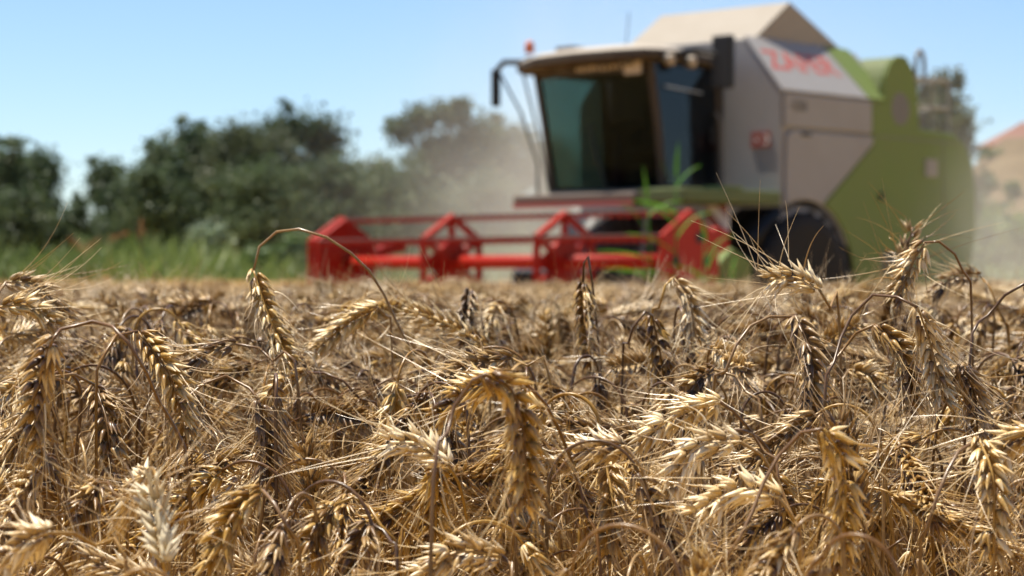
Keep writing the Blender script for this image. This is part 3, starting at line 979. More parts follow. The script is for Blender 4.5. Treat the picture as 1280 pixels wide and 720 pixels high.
for u_ in (-.8, .86):
    spider(u_)
e2 = part(Mesh().prism(hx_b, 0, 2.50, 2.55), "end_plate", 'red', reel, .01)
hol = Mesh()
for k in (0, 2, 3, 5):
    a_ = R(60 + 60 * k)
    hol.lathe([(0, .01), (0, .06), (.004, .06), (.004, .01)], 0, (2.552, RV + .25 * math.cos(a_), RZ + .27 * math.sin(a_)), 14)
part(hol, "plate_holes", 'black', e2, 0)
part(Mesh().prism([(-1.75, 1.10), (-1.6, 1.06), (-1.0, 1.28), (-1.0, 1.46), (-1.2, 1.5)], 0, 2.42, 2.49), "reel_arm", 'red', cb, .01)
part(Mesh().prism([(-1.72, 1.12), (-1.6, 1.08), (-.4, 1.3), (-.4, 1.45)], 0, -2.93, -2.84), "reel_arm", 'red', cb, .01)
for k, (v_, z_) in enumerate(hexa):
    bat = part(Mesh().tube([(-2.5, v_, z_), (2.5, v_, z_)], .018, 8), "bat", 'bat', reel, 0)
    tn = Mesh()
    cl = Mesh()
    for j in range(44):
        u_ = -2.42 + j * .1125
        tn.tube([(u_, v_, z_), (u_, v_ - .02, z_ - .12), (u_, v_ + .03, z_ - .21)], .0026, 4)
        cl.box((u_ - .02, v_ - .024, z_ - .05), (u_ + .02, v_ + .024, z_ - .002))
    part(tn, "tines", 'charcoal', bat, 0)
    part(cl, "tine_clips", 'red', bat, 0)


# ------------------------------------------------------------------ dust the machine throws up
def dust(label, c, rad, dens, scale, seed, thresh=.36, anis=.0):
    m = Mesh()
    a = np.linspace(0, 2 * np.pi, 24, endpoint=False)
    m.lathe([(-math.cos(t), max(math.sin(t), .002)) for t in np.linspace(0, math.pi, 13)], 2, (0, 0, 0), 24)
    t = NT("dust_volume")
    co = t.coord()
    ln = t.n("ShaderNodeVectorMath", operation='LENGTH')
    t.l(co, ln.inputs[0])
    fall = t.math('SUBTRACT', 1.0, ln.outputs["Value"], True)
    fall = t.math('POWER', fall, 1.2)
    mp = t.n("ShaderNodeMapping")
    mp.inputs["Scale"].default_value = rad
    mp.inputs["Location"].default_value = (seed * 3.7, seed, 0)
    t.l(co, mp.inputs[0])
    nz = t.noise(scale, 3, .55, mp.outputs[0])
    nz = t.math('MULTIPLY', t.math('SUBTRACT', nz, thresh, True), 3.2)
    d = t.math('MULTIPLY', t.math('MULTIPLY', fall, nz), dens)
    v = t.n("ShaderNodeVolumePrincipled")
    v.inputs["Color"].default_value = (.84, .82, .78, 1)
    v.inputs["Anisotropy"].default_value = anis
    t.l(d, v.inputs["Density"])
    t.l(v.outputs[0], t.out.inputs["Volume"])
    o = m.build("dust_cloud", t.m)
    o.location = c
    o.scale = rad
    kind(o, "stuff")
    o["label"] = label
    return o


dust("thin veil of dust hanging all round the harvester", (2.6, 30.0, 1.4), (6.5, 4.8, 5.2), .055, .3, 3, .15)
dust("pale dust drifting between the cab and the trees", (.75, 29.5, 1.5), (2.6, 3.6, 4.6), .18, .55, 1, .3)
dust("pale dust rolling around the tail of the harvester", (6.3, 27.0, .6), (2.5, 3.8, 2.6), .22, .5, 2, .3)


# ------------------------------------------------------------------ wheat
PT = np.array([0, .1, .26, .45, .65, .83, .94, 1.0])
PR = np.array([.36, .86, 1.0, .84, .56, .28, .12, .035])


def pod_template(sides):
    a = np.linspace(0, 2 * np.pi, sides, endpoint=False)
    V = np.zeros((len(PT), sides, 3))
    keel = 1 + .22 * np.cos(a)                                       # outer face keeled
    for k, (t, r_) in enumerate(zip(PT, PR)):
        V[k, :, 0] = np.cos(a) * r_ * keel + .5 * math.sin(math.pi * t ** .8) + .75 * t ** 3
        V[k, :, 1] = np.sin(a) * r_
        V[k, :, 2] = t
    m, s = len(PT), sides
    i, j = np.meshgrid(np.arange(m - 1), np.arange(s), indexing='ij')
    q = np.stack([i * s + j, i * s + (j + 1) % s, (i + 1) * s + (j + 1) % s, (i + 1) * s + j], -1).reshape(-1, 4)
    return V.reshape(-1, 3), q


POD = {s: pod_template(s) for s in (4, 6)}


def make_ear(P, n0, r, awn=.062, spread=.42, lod=0, fat=1.3):
    """Wheat ear along the curve P (base to tip). Returns (pods, awns)."""
    L = np.sum(np.linalg.norm(np.diff(P, axis=0), axis=1))
    pitch = .0045 if lod == 0 else .0058
    ns = max(8, int(L / pitch))
    C = spline(P, ns)
    T, N, B = frames(C, n0)                                          # B: the plane of the two rows
    tv, tq = POD[6 if lod == 0 else 4]
    nv = len(tv)
    X, Y, Z, O, S, TI = [], [], [], [], [], []
    aw0, awd, awl, awc, awr = [], [], [], [], []
    for k in range(ns):
        f = k / (ns - 1)
        if 2 < k < ns - 2 and r.random() < .04:                      # a spikelet already shattered
            continue
        env = (min(1, .55 + f * 3.0)) * (min(1, .5 + (1 - f) * 2.4))
        sd = 1 if k % 2 == 0 else -1
        s_ax, n_ax, t_ax = B[k] * sd, N[k], T[k]
        base_t = r.normal() * .1
        fl = [(-.6, .50, 1.0, .0), (.6, .50, 1.0, .0), (0, .66, 1.0, .06), (-1.05, .30, .85, -.1), (1.05, .30, .85, -.1)]
        if lod:
            fl = fl[:3]
        for (na, sa, lf, tt) in fl:
            na = na + r.normal() * .13
            sa = sa + r.normal() * .13 + base_t * .9
            d = t_ax * math.cos(sa) + s_ax * math.sin(sa) + n_ax * math.sin(na) * .52
            d /= np.linalg.norm(d)
            out = s_ax * math.cos(na) + n_ax * math.sin(na)
            out = out - d * np.dot(out, d)
            out /= np.linalg.norm(out)
            X.append(out); Y.append(np.cross(d, out)); Z.append(d)
            O.append(C[k] + s_ax * .0016 * fat + n_ax * math.sin(na) * .0016 * fat)
            ln = .0160 * lf * (.72 + .33 * env) * (1 + .12 * r.normal()) * (1.25 if lod else 1)
            S.append((.00148 * fat * env ** .7, .00178 * fat * env ** .7 * (1.3 if lod else 1), ln))
            TI.append(.5 + base_t + tt + r.normal() * .1)
            if abs(na) < .8 and (lod == 0 or r.random() < .5) and f > .04 and r.random() < (.8 if abs(na) > .3 else .6):
                a = t_ax * (1.0) + out * (spread * (.55 + .9 * r.random())) + r.normal(size=3) * .16
                aw0.append(O[-1] + d * ln * .96)
                awd.append(a / np.linalg.norm(a))
                awl.append(awn * (.5 + .62 * r.random()) * (.75 + .4 * math.sin(math.pi * min(1, f + .15))))
                if lod == 0 and r.random() < .14:                    # stout awn curled away from the ear
                    awc.append(-out * r.uniform(.2, 1.1) + r.normal(size=3) * .35 + np.array([0, 0, -.3]))
                    awd[-1] = unit(awd[-1] + out * .9)
                    awl[-1] *= .62
                    awr.append(1.9)
                else:
                    awc.append(out * (.25 * r.random()) + r.normal(size=3) * .16)
                    awr.append(1.0)
    X, Y, Z, O, S = map(np.array, (X, Y, Z, O, S))
    V = (O[:, None] + X[:, None] * (tv[None, :, 0:1] * S[:, None, 0:1]) + Y[:, None] * (tv[None, :, 1:2] * S[:, None, 1:2]) + Z[:, None] * (tv[None, :, 2:3] * S[:, None, 2:3]))
    q = (tq[None] + (np.arange(len(O)) * nv)[:, None, None]).reshape(-1, 4)
    tip = np.tile((tv[:, 2] - .35) * .38, len(O))
    pods = Mesh().add(V.reshape(-1, 3), quads=q, tint=np.repeat(TI, nv) + tip)
    pods.tube(C, .0011, 4, tint=.4)
    awns = Mesh()
    add_hairs(awns, np.array(aw0), np.array(awd), np.array(awl), np.array(awc), r, np.array(awr) * (.00046 if lod == 0 else .0006), 7 if lod == 0 else 5)
    return pods, awns


def add_hairs(m, P0, D, L, Cv, r, rad, seg=5):
    K = len(P0)
    s = np.linspace(0, 1, seg)
    P = P0[:, None] + D[:, None] * (s[None, :, None] * L[:, None, None]) + Cv[:, None] * ((s ** 2)[None, :, None] * L[:, None, None])
    ref = np.where(np.abs(D[:, 2:3]) > .9, np.array([[1.0, 0, 0]]), np.array([[0, 0, 1.0]]))
    N = unit(np.cross(D, ref))
    B = np.cross(D, N)
    a = np.array([0, 2.094, 4.189])
    rr = np.asarray(rad)[:, None] * (1 - .72 * s)[None]
    V = P[:, :, None] + (N[:, None, None] * np.cos(a)[None, None, :, None] + B[:, None, None] * np.sin(a)[None, None, :, None]) * rr[:, :, None, None]
    i, j = np.meshgrid(np.arange(seg - 1), np.arange(3), indexing='ij')
    q = np.stack([i * 3 + j, i * 3 + (j + 1) % 3, (i + 1) * 3 + (j + 1) % 3, (i + 1) * 3 + j], -1).reshape(-1, 4)
    q = (q[None] + (np.arange(K) * seg * 3)[:, None, None]).reshape(-1, 4)
    m.add(V.reshape(-1, 3), quads=q, tint=np.repeat(np.clip(.55 + r.normal(size=K) * .2, 0, 1), seg * 3))


def stem_mesh(P, r, rad=.00135, sides=6, tint=None):
    n = len(P)
    f = np.linspace(0, 1, n)
    rr = rad * (1.25 - .4 * f)
    t = (r.normal() * .1 + .48 if tint is None else tint) + r.normal(size=n) * .04
    return Mesh().tube(P, rr, sides, tint=np.repeat(t, sides))


def leaf_mesh(base, az, r, length=.2, w=.006):
    """Dry curled blade that leaves the stem, droops and twists."""
    n = 10
    s = np.linspace(0, 1, n)
    e0 = r.uniform(.3, 1.1)
    ph = e0 - s * r.uniform(1.3, 2.9)
    azs = az + s * r.normal() * .9
    step = length / n
    d = np.stack([np.cos(azs) * np.cos(ph), np.sin(azs) * np.cos(ph), np.sin(ph)], -1)
    P = base + np.cumsum(d * step, 0)
    tw = r.uniform(0, 6.28) + s * r.normal() * 4
    side = unit(np.cross(d, np.array([0, 0, 1.0])))
    upv = np.cross(side, d)
    wv = (side * np.cos(tw)[:, None] + upv * np.sin(tw)[:, None]) * (w * (1 - s ** 2.2) * .5 + .0004)[:, None]
    nv = np.cross(wv, d) * .35
    V = np.stack([P - wv, P + nv, P + wv], 1).reshape(-1, 3)
    q = []
    for k in range(n - 1):
        for c in (0, 1):
            q.append((k * 3 + c, k * 3 + c + 1, k * 3 + 3 + c + 1, k * 3 + 3 + c))
    return Mesh().add(V, quads=q, tint=np.clip(.5 + r.normal() * .2, .1, .95))


def plant_curve(r, h, nod=None):
    """Stem from the ground, arching over at height h, and the ear that hangs from it."""
    nod = nod if nod is not None else r.choice([r.uniform(1.9, 2.9), r.uniform(1.2, 2.1), r.uniform(.3, 1.1)], p=[.62, .27, .11])
    lean = abs(r.normal() * .07) + .02
    arch = r.uniform(.05, .115) if nod > 1.2 else .08
    earL = r.uniform(.066, .106)
    n = 14
    ph = lean + (nod - lean) * (np.linspace(0, 1, n) ** 1.15)
    d = np.stack([np.sin(ph), np.zeros(n), np.cos(ph)], -1) * (arch / n)
    top = np.cumsum(d, 0)
    rise = max(top[:, 2].max(), 0) + (earL * .9 * math.cos(nod) if nod < 1.5 else 0)
    s0 = np.array([0, 0, 0.0])
    s1 = np.array([math.tan(lean) * (h - rise), 0, h - rise])
    low = s0 + (s1 - s0) * np.linspace(0, 1, 7)[:, None]
    low[:, 0] = s1[0] * np.linspace(0, 1, 7) ** 1.5
    low[1:-1, :2] += r.normal(size=(5, 2)) * .006
    S = np.vstack([low, s1 + top])
    pe = nod + np.linspace(0, 1, 10) * r.normal(.12, .22)
    out = r.normal() * .12
    e = np.stack([np.sin(pe), np.full(10, out), np.cos(pe)], -1) * (earL / 9)
    E = S[-1] + np.vstack([[0, 0, 0], np.cumsum(e, 0)[:-1]])
    return S, E


def plant_parts(r, h, lod=0, nod=None, leaves=1):
    S, E = plant_curve(r, h, nod)
    th = r.uniform(0, 3.14)
    n0 = np.array([math.sin(th) * .3, math.cos(th), .3 * math.cos(th)])
    pods, awns = make_ear(E, n0, r, r.uniform(.05, .075), r.uniform(.3, .62), lod)
    st = stem_mesh(S, r, .0013, 6 if lod == 0 else 4)
    lv = [leaf_mesh(S[k] if k < len(S) else S[5], r.uniform(0, 6.28), r, r.uniform(.12, .24), r.uniform(.003, .0065)) for k in r.integers(3, 6, leaves)]
    return st, pods, awns, lv, E[len(E) // 2]


def merge(parts, mats_idx):
    out = Mesh()
    for m, k in zip(parts, mats_idx):
        for arr in (m.q, m.tri):
            pass
        off = out.n
        out.v += m.v; out.t += m.t
        out.q += [(a + off, k) for a, _ in m.q]
        out.tri += [(a + off, k) for a, _ in m.tri]
        out.ng += [([i + off for i in gg], k) for gg, _ in m.ng]
        out.n += m.n
    return out


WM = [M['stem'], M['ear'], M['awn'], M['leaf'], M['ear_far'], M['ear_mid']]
variants = bpy.data.collections.new("wheat_variants")
NEAR_V, MID_V, FAR_V = 30, 12, 10


HEAD = {}


def variant(mesh, k, head=None):
    HEAD[k] = head if head is not None else np.array([0, 0, .88])
    o = bpy.data.objects.new("wheat_variant_%03d" % k, mesh.data("wheat_variant", WM, True))
    variants.objects.link(o)


for k in range(NEAR_V):
    rr = np.random.default_rng(100 + k)
    st, po, aw, lv, hd_ = plant_parts(rr, .88, 0, None, 1)
    variant(merge([st, po, aw] + lv, [0, 1, 2] + [3] * len(lv)), k, hd_)
for k in range(MID_V):
    rr = np.random.default_rng(200 + k)
    st, po, aw, lv, hd_ = plant_parts(rr, .88, 1, None, 1)
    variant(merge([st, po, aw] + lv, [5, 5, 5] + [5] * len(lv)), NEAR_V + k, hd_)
for k in range(FAR_V):                                                # far clumps of several stalks
    rr = np.random.default_rng(300 + k)
    ms, ids = [], []
    for j in range(7):
        st, po, aw, lv, hd_ = plant_parts(rr, rr.uniform(.78, .9), 1, None, 1)
        a = rr.uniform(0, 6.28)
        c, s = math.cos(a), math.sin(a)
        sh_ = np.array([rr.uniform(-.17, .17), rr.uniform(-.17, .17), 0])
        for mm, i in zip([st, po, aw] + lv, [0, 1, 2] + [3] * len(lv)):
            mm.v = [np.stack([v[:, 0] * c - v[:, 1] * s, v[:, 0] * s + v[:, 1] * c, v[:, 2]], -1) + sh_ for v in mm.v]
            ms.append(mm); ids.append(i)
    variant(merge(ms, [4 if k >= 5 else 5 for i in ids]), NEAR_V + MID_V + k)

# ---- where the crop stands
cA, sA = math.cos(A), math.sin(A)


def in_swath(x, y):
    """True behind the knife of the header, where the crop has been cut."""
    dx, dy = x - 1.08, y - 24.5
    u, v = dx * cA - dy * sA, dx * sA + dy * cA
    return (np.abs(u) < 2.72) & (v > -1.85)


TANH = 640 / FPX * 1.03


def scatter(r, d0, d1, dens, side=.25):
    area = (d1 ** 2 - d0 ** 2) * TANH + 2 * side * (d1 - d0)
    n = int(area * dens)
    d = np.sqrt(r.uniform(d0 ** 2, d1 ** 2, n))
    x = r.uniform(-1, 1, n) * (d * TANH + side)
    return x, d


r = np.random.default_rng(77)
PX, PY, ID, SCL = [], [], [], []
x, y = scatter(r, 1.16, 4.6, 400, .55)
PX.append(x); PY.append(y); ID.append(r.integers(0, NEAR_V, len(x)))
hn = np.clip(r.normal(.84, .06, len(x)) + .06 * np.clip((y - 1.8) / 1.3, 0, 1), .6, .965)
hn = np.minimum(hn, .965 - .03 * (y < 2.2) - np.clip(1.75 - y, 0, 1) * .13)
SCL.append(hn / .88)
x, y = scatter(r, 4.6, 15, 200, .8)
PX.append(x); PY.append(y); ID.append(NEAR_V + r.integers(0, MID_V, len(x)))
SCL.append(np.where(r.random(len(x)) < .06, r.uniform(.92, .975, len(x)), np.minimum(np.clip(r.normal(.885, .042, len(x)), .7, .96), .965 - .035 * np.clip((y - 6) / 6, 0, 1))) / .88)
x, y = scatter(r, 15, 47, 9, 2.0)
k = ~in_swath(x, y)
x, y = x[k], y[k]
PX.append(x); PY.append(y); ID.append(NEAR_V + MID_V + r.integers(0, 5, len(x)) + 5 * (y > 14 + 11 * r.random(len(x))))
SCL.append(np.clip(r.normal(.86, .03, len(x)), .76, .92) / .88)
PX, PY, ID, SCL = map(np.concatenate, (PX, PY, ID, SCL))

# ---- the stalks one can pick out: path of the straw and of the ear, in the photo's rows, each at its own distance
GROUP = "wheat stalks in the near part of the field"
HERO = [
 # label, distance, straw path, ear path, awn length, spread, kind
 ("tall wheat stalk arching over the red end shield, grey ear hanging from its left end", 2.0, [(560, 520), (508, 428), (470, 350), (430, 310), (385, 288), (345, 290), (322, 312), (317, 338)], [(317, 342), (330, 380), (346, 420), (362, 452)], .05, .25, 0),
 ("dark thick ear at the left edge hanging from a long kinked arch", 1.48, [(235, 600), (208, 528), (185, 470), (165, 435), (140, 408), (110, 402), (75, 412), (66, 424)], [(62, 427), (48, 475), (45, 535), (62, 590)], .06, .45, 0),
 ("ear hanging straight down from a brown arch right of the crossing straws", 1.72, [(120, 720), (175, 590), (205, 535), (240, 490), (280, 470), (308, 482), (323, 500)], [(325, 503), (333, 550), (334, 612)], .06, .4, 0),
 ("ear hanging from a short flat bend beside the thick dark ear", 1.66, [(10, 540), (40, 490), (75, 468), (100, 470), (119, 482)], [(122, 485), (134, 530), (139, 592)], .055, .4, 0),
 ("broad grey ear with curled pale awns left of the horizontal ear", 1.62, [(120, 520), (128, 450), (150, 415), (172, 414)], [(180, 425), (212, 470), (234, 552)], .07, .5, 0),
 ("ear lying almost level on a wavy straw right of the curled awns", 1.95, [(372, 482), (345, 455), (320, 433), (295, 430)], [(290, 432), (262, 440), (232, 470)], .06, .5, 0),
 ("pale nodding ear high at the left border with awns against the green reeds", 2.05, [(-10, 430), (-5, 372), (8, 352)], [(14, 350), (48, 358), (84, 398)], .07, .5, 1),
 ("yellow ear lying level under the pale one at the left border", 1.95, [(-20, 470), (-15, 400), (-4, 384)], [(0, 382), (36, 382), (68, 404)], .06, .4, 0),
 ("ear drooping to the left under the long straw of the tall arch", 2.15, [(490, 440), (482, 395), (472, 384)], [(468, 385), (438, 402), (394, 438)], .055, .35, 0),
 ("small ear drooping left just beneath the straw of the tall arch", 2.0, [(480, 560), (452, 502), (420, 470), (385, 466)], [(380, 468), (352, 482), (338, 500)], .05, .4, 0),
 ("ear lying level with its tip to the left in the middle of the crop", 1.9, [(690, 500), (665, 462), (640, 448)], [(632, 447), (585, 458), (540, 482)], .07, .55, 1),
 ("big drooping ear at the centre, nearest of the middle ones", 1.33, [(540, 640), (556, 558), (566, 512), (588, 478), (608, 468)], [(612, 468), (642, 492), (656, 560), (656, 632)], .075, .3, 0),
 ("ear whose long straw runs down from the centre to the bottom edge", 1.5, [(752, 740), (735, 650), (712, 570), (684, 508), (655, 478), (632, 470)], [(624, 472), (585, 490), (548, 522)], .07, .5, 0),
 ("upright-hung grey ear with a bare straw tip standing above it before the reel", 2.25, [(752, 520), (748, 430), (741, 360), (735, 320), (731, 318), (729, 352)], [(728, 358), (731, 400), (738, 452)], .05, .22, 0),
 ("grey ear on a small tight hook right of the bare straw tip", 2.1, [(778, 470), (785, 430), (795, 402), (806, 390), (815, 394)], [(817, 398), (825, 440), (832, 488)], .055, .3, 0),
 ("curly headed ear under the right end of the red reel", 2.15, [(812, 440), (822, 392), (832, 356), (842, 347)], [(846, 348), (862, 376), (870, 422)], .06, .35, 1),
 ("dark slate ear hanging from a wide flat arch right of centre", 1.78, [(890, 520), (905, 470), (930, 415), (968, 394), (996, 396)], [(1000, 400), (1014, 450), (1014, 530)], .06, .3, 0),
 ("ear hanging from the widest arch in front of the green side panel", 1.75, [(1030, 520), (1042, 455), (1060, 402), (1090, 369), (1128, 373), (1147, 384)], [(1150, 387), (1163, 430), (1180, 502)], .075, .3, 0),
 ("brown ear hanging from the small arch inside the widest arch", 1.8, [(1030, 530), (1045, 455), (1068, 418), (1094, 406)], [(1100, 406), (1128, 440), (1140, 508)], .06, .35, 0),
 ("upright ear with spread awns standing highest against the green side panel", 2.3, [(1108, 470), (1118, 420), (1122, 372)], [(1123, 368), (1130, 330), (1141, 284)], .07, .8, 0),
 ("ear falling left from a long arch behind the tail of the harvester", 2.0, [(1215, 400), (1206, 345), (1188, 310), (1168, 301), (1156, 303)], [(1152, 306), (1136, 338), (1122, 372)], .06, .6, 0),
 ("pale level ear with awns bristling up against the black tyre", 1.9, [(1050, 420), (1038, 385), (1024, 362)], [(1018, 356), (995, 347), (962, 349)], .085, .95, 1),
 ("grey ear hanging from a large smooth arch near the right border", 1.45, [(1150, 735), (1160, 660), (1182, 595), (1205, 556), (1224, 548)], [(1230, 552), (1242, 600), (1242, 692)], .065, .55, 0),
 ("large bluish ear with one long curled awn left of the smooth arch", 1.38, [(905, 740), (930, 670), (962, 588), (1000, 542), (1030, 536)], [(1038, 540), (1056, 590), (1052, 712)], .07, .45, 0),
 ("pale backed ear curving down left from a bent straw in the lower middle", 1.48, [(1005, 740), (990, 650), (962, 580), (925, 552)], [(912, 547), (868, 562), (822, 645)], .065, .5, 1),
 ("straw coloured ear lying above the pale backed one", 1.6, [(975, 640), (958, 570), (925, 522), (900, 503)], [(892, 501), (845, 520), (798, 552)], .06, .5, 1),
 ("bright cream ear held level on a long pale straw left of centre bottom", 1.5, [(592, 740), (585, 660), (574, 605), (560, 580)], [(556, 576), (526, 556), (486, 553)], .07, .6, 2),
 ("bleached white ear standing upright at the lower left", 1.30, [(212, 780), (208, 735), (204, 702)], [(203, 696), (196, 652), (186, 606)], .075, .85, 3),
 ("brown ear curving down left from a pale arch near the bottom", 1.4, [(376, 740), (366, 680), (350, 640), (328, 613)], [(316, 618), (288, 648), (262, 722)], .06, .4, 0),
 ("small brown ear on the twin arches near the bottom edge", 1.45, [(500, 740), (480, 668), (460, 632), (436, 620), (418, 632)], [(413, 638), (398, 660), (388, 698)], .06, .35, 0),
 ("short golden ear hanging right of the twin arches", 1.42, [(498, 735), (486, 680), (474, 655), (462, 654)], [(458, 660), (446, 692), (438, 740)], .06, .4, 0),
 ("pale ear lying level along the bottom edge", 1.4, [(640, 760), (640, 715), (628, 696)], [(618, 692), (572, 690), (524, 722)], .06, .6, 1),
 ("plump pale ear drooping in the bottom left corner", 1.3, [(160, 735), (130, 692), (95, 668), (60, 666)], [(48, 672), (22, 684), (-12, 728)], .06, .4, 1),
 ("ear with flared chaff hanging from a thin arch in the lower middle", 1.55, [(638, 720), (655, 670), (690, 600), (725, 562), (756, 574)], [(764, 584), (766, 630), (758, 694)], .075, .5, 0),
 ("fuzzy pale ear lying level right of the pale backed one", 1.45, [(1000, 700), (992, 650), (975, 622)], [(966, 616), (925, 612), (872, 640)], .07, .7, 1),
 ("ear seen end on with awns spread like a star below the second spider", 2.4, [(612, 470), (606, 420), (596, 372), (588, 362)], [(585, 364), (583, 396), (580, 432)], .07, .9, 0),
 ("ear with long level awns between the slate ear and the tight hook", 1.9, [(955, 560), (938, 500), (915, 466), (892, 462)], [(886, 464), (866, 482), (850, 520)], .07, .5, 0),
 ("ear on the tall arch leaving the view at the right border", 1.85, [(1212, 460), (1228, 408), (1250, 374), (1282, 354)], [(1290, 352), (1312, 372), (1322, 420)], .06, .4, 0),
 ("dim ear half buried under the cream level ear", 1.6, [(500, 720), (512, 650), (540, 600), (548, 582)], [(548, 590), (544, 620), (540, 670)], .05, .3, 0),
 ("thin lying ear across the lower middle with its straw bent down right", 1.52, [(815, 720), (815, 650), (800, 580), (782, 558)], [(774, 556), (740, 562), (704, 580)], .06, .5, 1),
 ("pale ear reaching left into the right border", 1.5, [(1330, 620), (1318, 560), (1298, 540)], [(1290, 538), (1262, 552), (1238, 588)], .07, .6, 1),
 ("small grey bristly ear between the two thick left ears", 1.5, [(160, 700), (150, 640), (138, 606), (124, 604)], [(118, 608), (108, 632), (100, 664)], .06, .6, 0),
 ("golden ear hidden behind the star like one at the reel", 2.6, [(640, 440), (630, 398), (622, 380)], [(620, 382), (615, 402), (612, 436)], .06, .5, 1),
 ("ear hanging in the shade below the wide flat arch", 1.7, [(905, 640), (925, 600), (948, 580), (968, 590)], [(972, 596), (982, 632), (978, 680)], .06, .4, 0),
 ("ear leaning right on the far side of the slate ear", 2.1, [(1040, 520), (1050, 480), (1062, 462)], [(1066, 460), (1088, 470), (1104, 500)], .06, .5, 1),
 ("grey ear at the foot of the small arch near the right border", 1.75, [(1165, 600), (1180, 520), (1192, 474), (1203, 458)], [(1207, 460), (1218, 492), (1222, 540)], .055, .4, 0),
 ("ear drooping over the rusty straws at the lower right", 1.6, [(1100, 740), (1110, 690), (1130, 672), (1142, 690)], [(1144, 696), (1146, 730), (1142, 770)], .06, .5, 0),
 ("pale ear nodding in front of the right end of the field", 2.5, [(1262, 440), (1252, 400), (1238, 360), (1225, 345)], [(1220, 345), (1190, 348), (1165, 372)], .06, .5, 1),
]
TINTS = {0: 0.0, 1: .2, 2: .34, 3: 0}


def hero(k, label, d, straw_px, ear_px, awn, spread, kd):
    rr = np.random.default_rng(900 + k)
    S = [at(px, py, d + .02 * math.sin(j * 1.3 + k)) for j, (px, py) in enumerate(straw_px)]
    tilt = rr.uniform(-.04, .04)
    E = [at(px, py, d + tilt * j / len(ear_px)) for j, (px, py) in enumerate(ear_px)]
    E[0] = S[-1] + (E[0] - S[-1]) * .999
    p0, p1 = S[0], S[1]
    root = np.array([p0[0] + (p0[0] - p1[0]) * 1.2, p0[1] + rr.uniform(-.03, .1), 0])
    mid = p0 * .55 + root * .45
    mid[:2] = p0[:2] + (root[:2] - p0[:2]) * .75
    S = spline([root, mid] + S, 44)
    E = spline([S[-1]] + E[1:], 16)
    t = thing("wheat_stalk", label, "wheat", (float(root[0]), float(root[1]), 0), 0, GROUP)
    off = np.array([root[0], root[1], 0])
    th = rr.uniform(-.6, .6)
    pods, awns = make_ear(E - off, np.array([math.sin(th), -math.cos(th), .1]), rr, awn, spread, 0, fat=1.15 if kd == 3 else 1.42)
    for a in pods.t:
        a += TINTS[kd] + rr.normal() * .05
    if kd in (1, 2):
        for a in awns.t:
            a += .2
    stem_mesh(S - off, rr, .00142, 7, tint=.42 if kd == 0 else .66).build("stem", M['stem'], t, True)
    e = pods.build("ear", M['bleached'] if kd == 3 else M['ear'], t, True)
    awns.build("awns", M['awn'], e, True)
    return S, E


hero_xy = []
for k, a in enumerate(HERO):
    S, E = hero(k, *a)
    hero_xy.append((E[len(E) // 2], a[1]))

# ---- ordinary stalks, each an object of its own: a few kinds, copied
kinds, kind_head = [], []
for k in range(26):
    rr = np.random.default_rng(500 + k)
    st, po, aw, lv, hd_ = plant_parts(rr, .88, 0, None, 1)
    t = thing("wheat_stalk", "", "wheat", (0, 0, 0), 0, GROUP)
    st.build("stem", M['stem'], t, True)
    e = po.build("ear", M['ear'], t, True)
    aw.build("awns", M['awn'], e, True)
    for l_ in lv:
        l_.build("leaf", M['leaf'], t, True)
    kinds.append(t)
    kind_head.append(hd_)


def copy_tree(o, parent=None):
    c = o.copy()
    COL.objects.link(c)
    if parent is not None:
        c.parent = parent
    for ch in list(o.children):
        copy_tree(ch, c)
    return c


LABEL = "ordinary golden wheat stalk with bristly ear, lost among its neighbours in the crop"
r = np.random.default_rng(41)
count, tries = 0, 0
TOTAL = 300 - len(HERO)
while count < TOTAL and tries < 20000:
    tries += 1
    d = math.sqrt(r.uniform(1.22 ** 2, 3.3 ** 2))
    x = r.uniform(-1, 1) * (d * TANH)
    hgt = r.normal(.855 + .045 * min(1, max(0, (d - 1.8) / 1.2)), .042)
    hgt = min(hgt, (.935 if d < 2.2 else .965) - max(0, 1.7 - d) * .16)
    if hgt < .72:
        continue
    py = HORIZON + (CAM_H - hgt + .03) * FPX / d
    if py > 735:
        continue
    px = 640 + x / d * FPX
    # keep the picked-out ears clear of anything standing right in front of them
    kk = count if count < len(kinds) else int(r.integers(len(kinds)))
    s, az = hgt / .88, r.uniform(0, 6.283)
    hd_ = kind_head[kk] * s
    X_, Y_ = x + hd_[0] * math.cos(az), d + hd_[0] * math.sin(az)
    if Y_ < 1.2:
        continue
    px, py = 640 + X_ / Y_ * FPX, HORIZON + (CAM_H - hd_[2]) * FPX / Y_
    if any(Y_ < hd + .06 and abs(px - (640 + e[0] / e[1] * FPX)) < 66 and abs(py - (HORIZON + (CAM_H - e[2]) * FPX / e[1])) < 100 for e, hd in hero_xy):
        continue
    o = kinds[kk] if count < len(kinds) else copy_tree(kinds[kk])
    o.location = (x, d, 0)
    o.scale = (s, s, s)
    o.rotation_euler = (r.normal() * .04, r.normal() * .04, az)
    o["label"] = LABEL
    count += 1

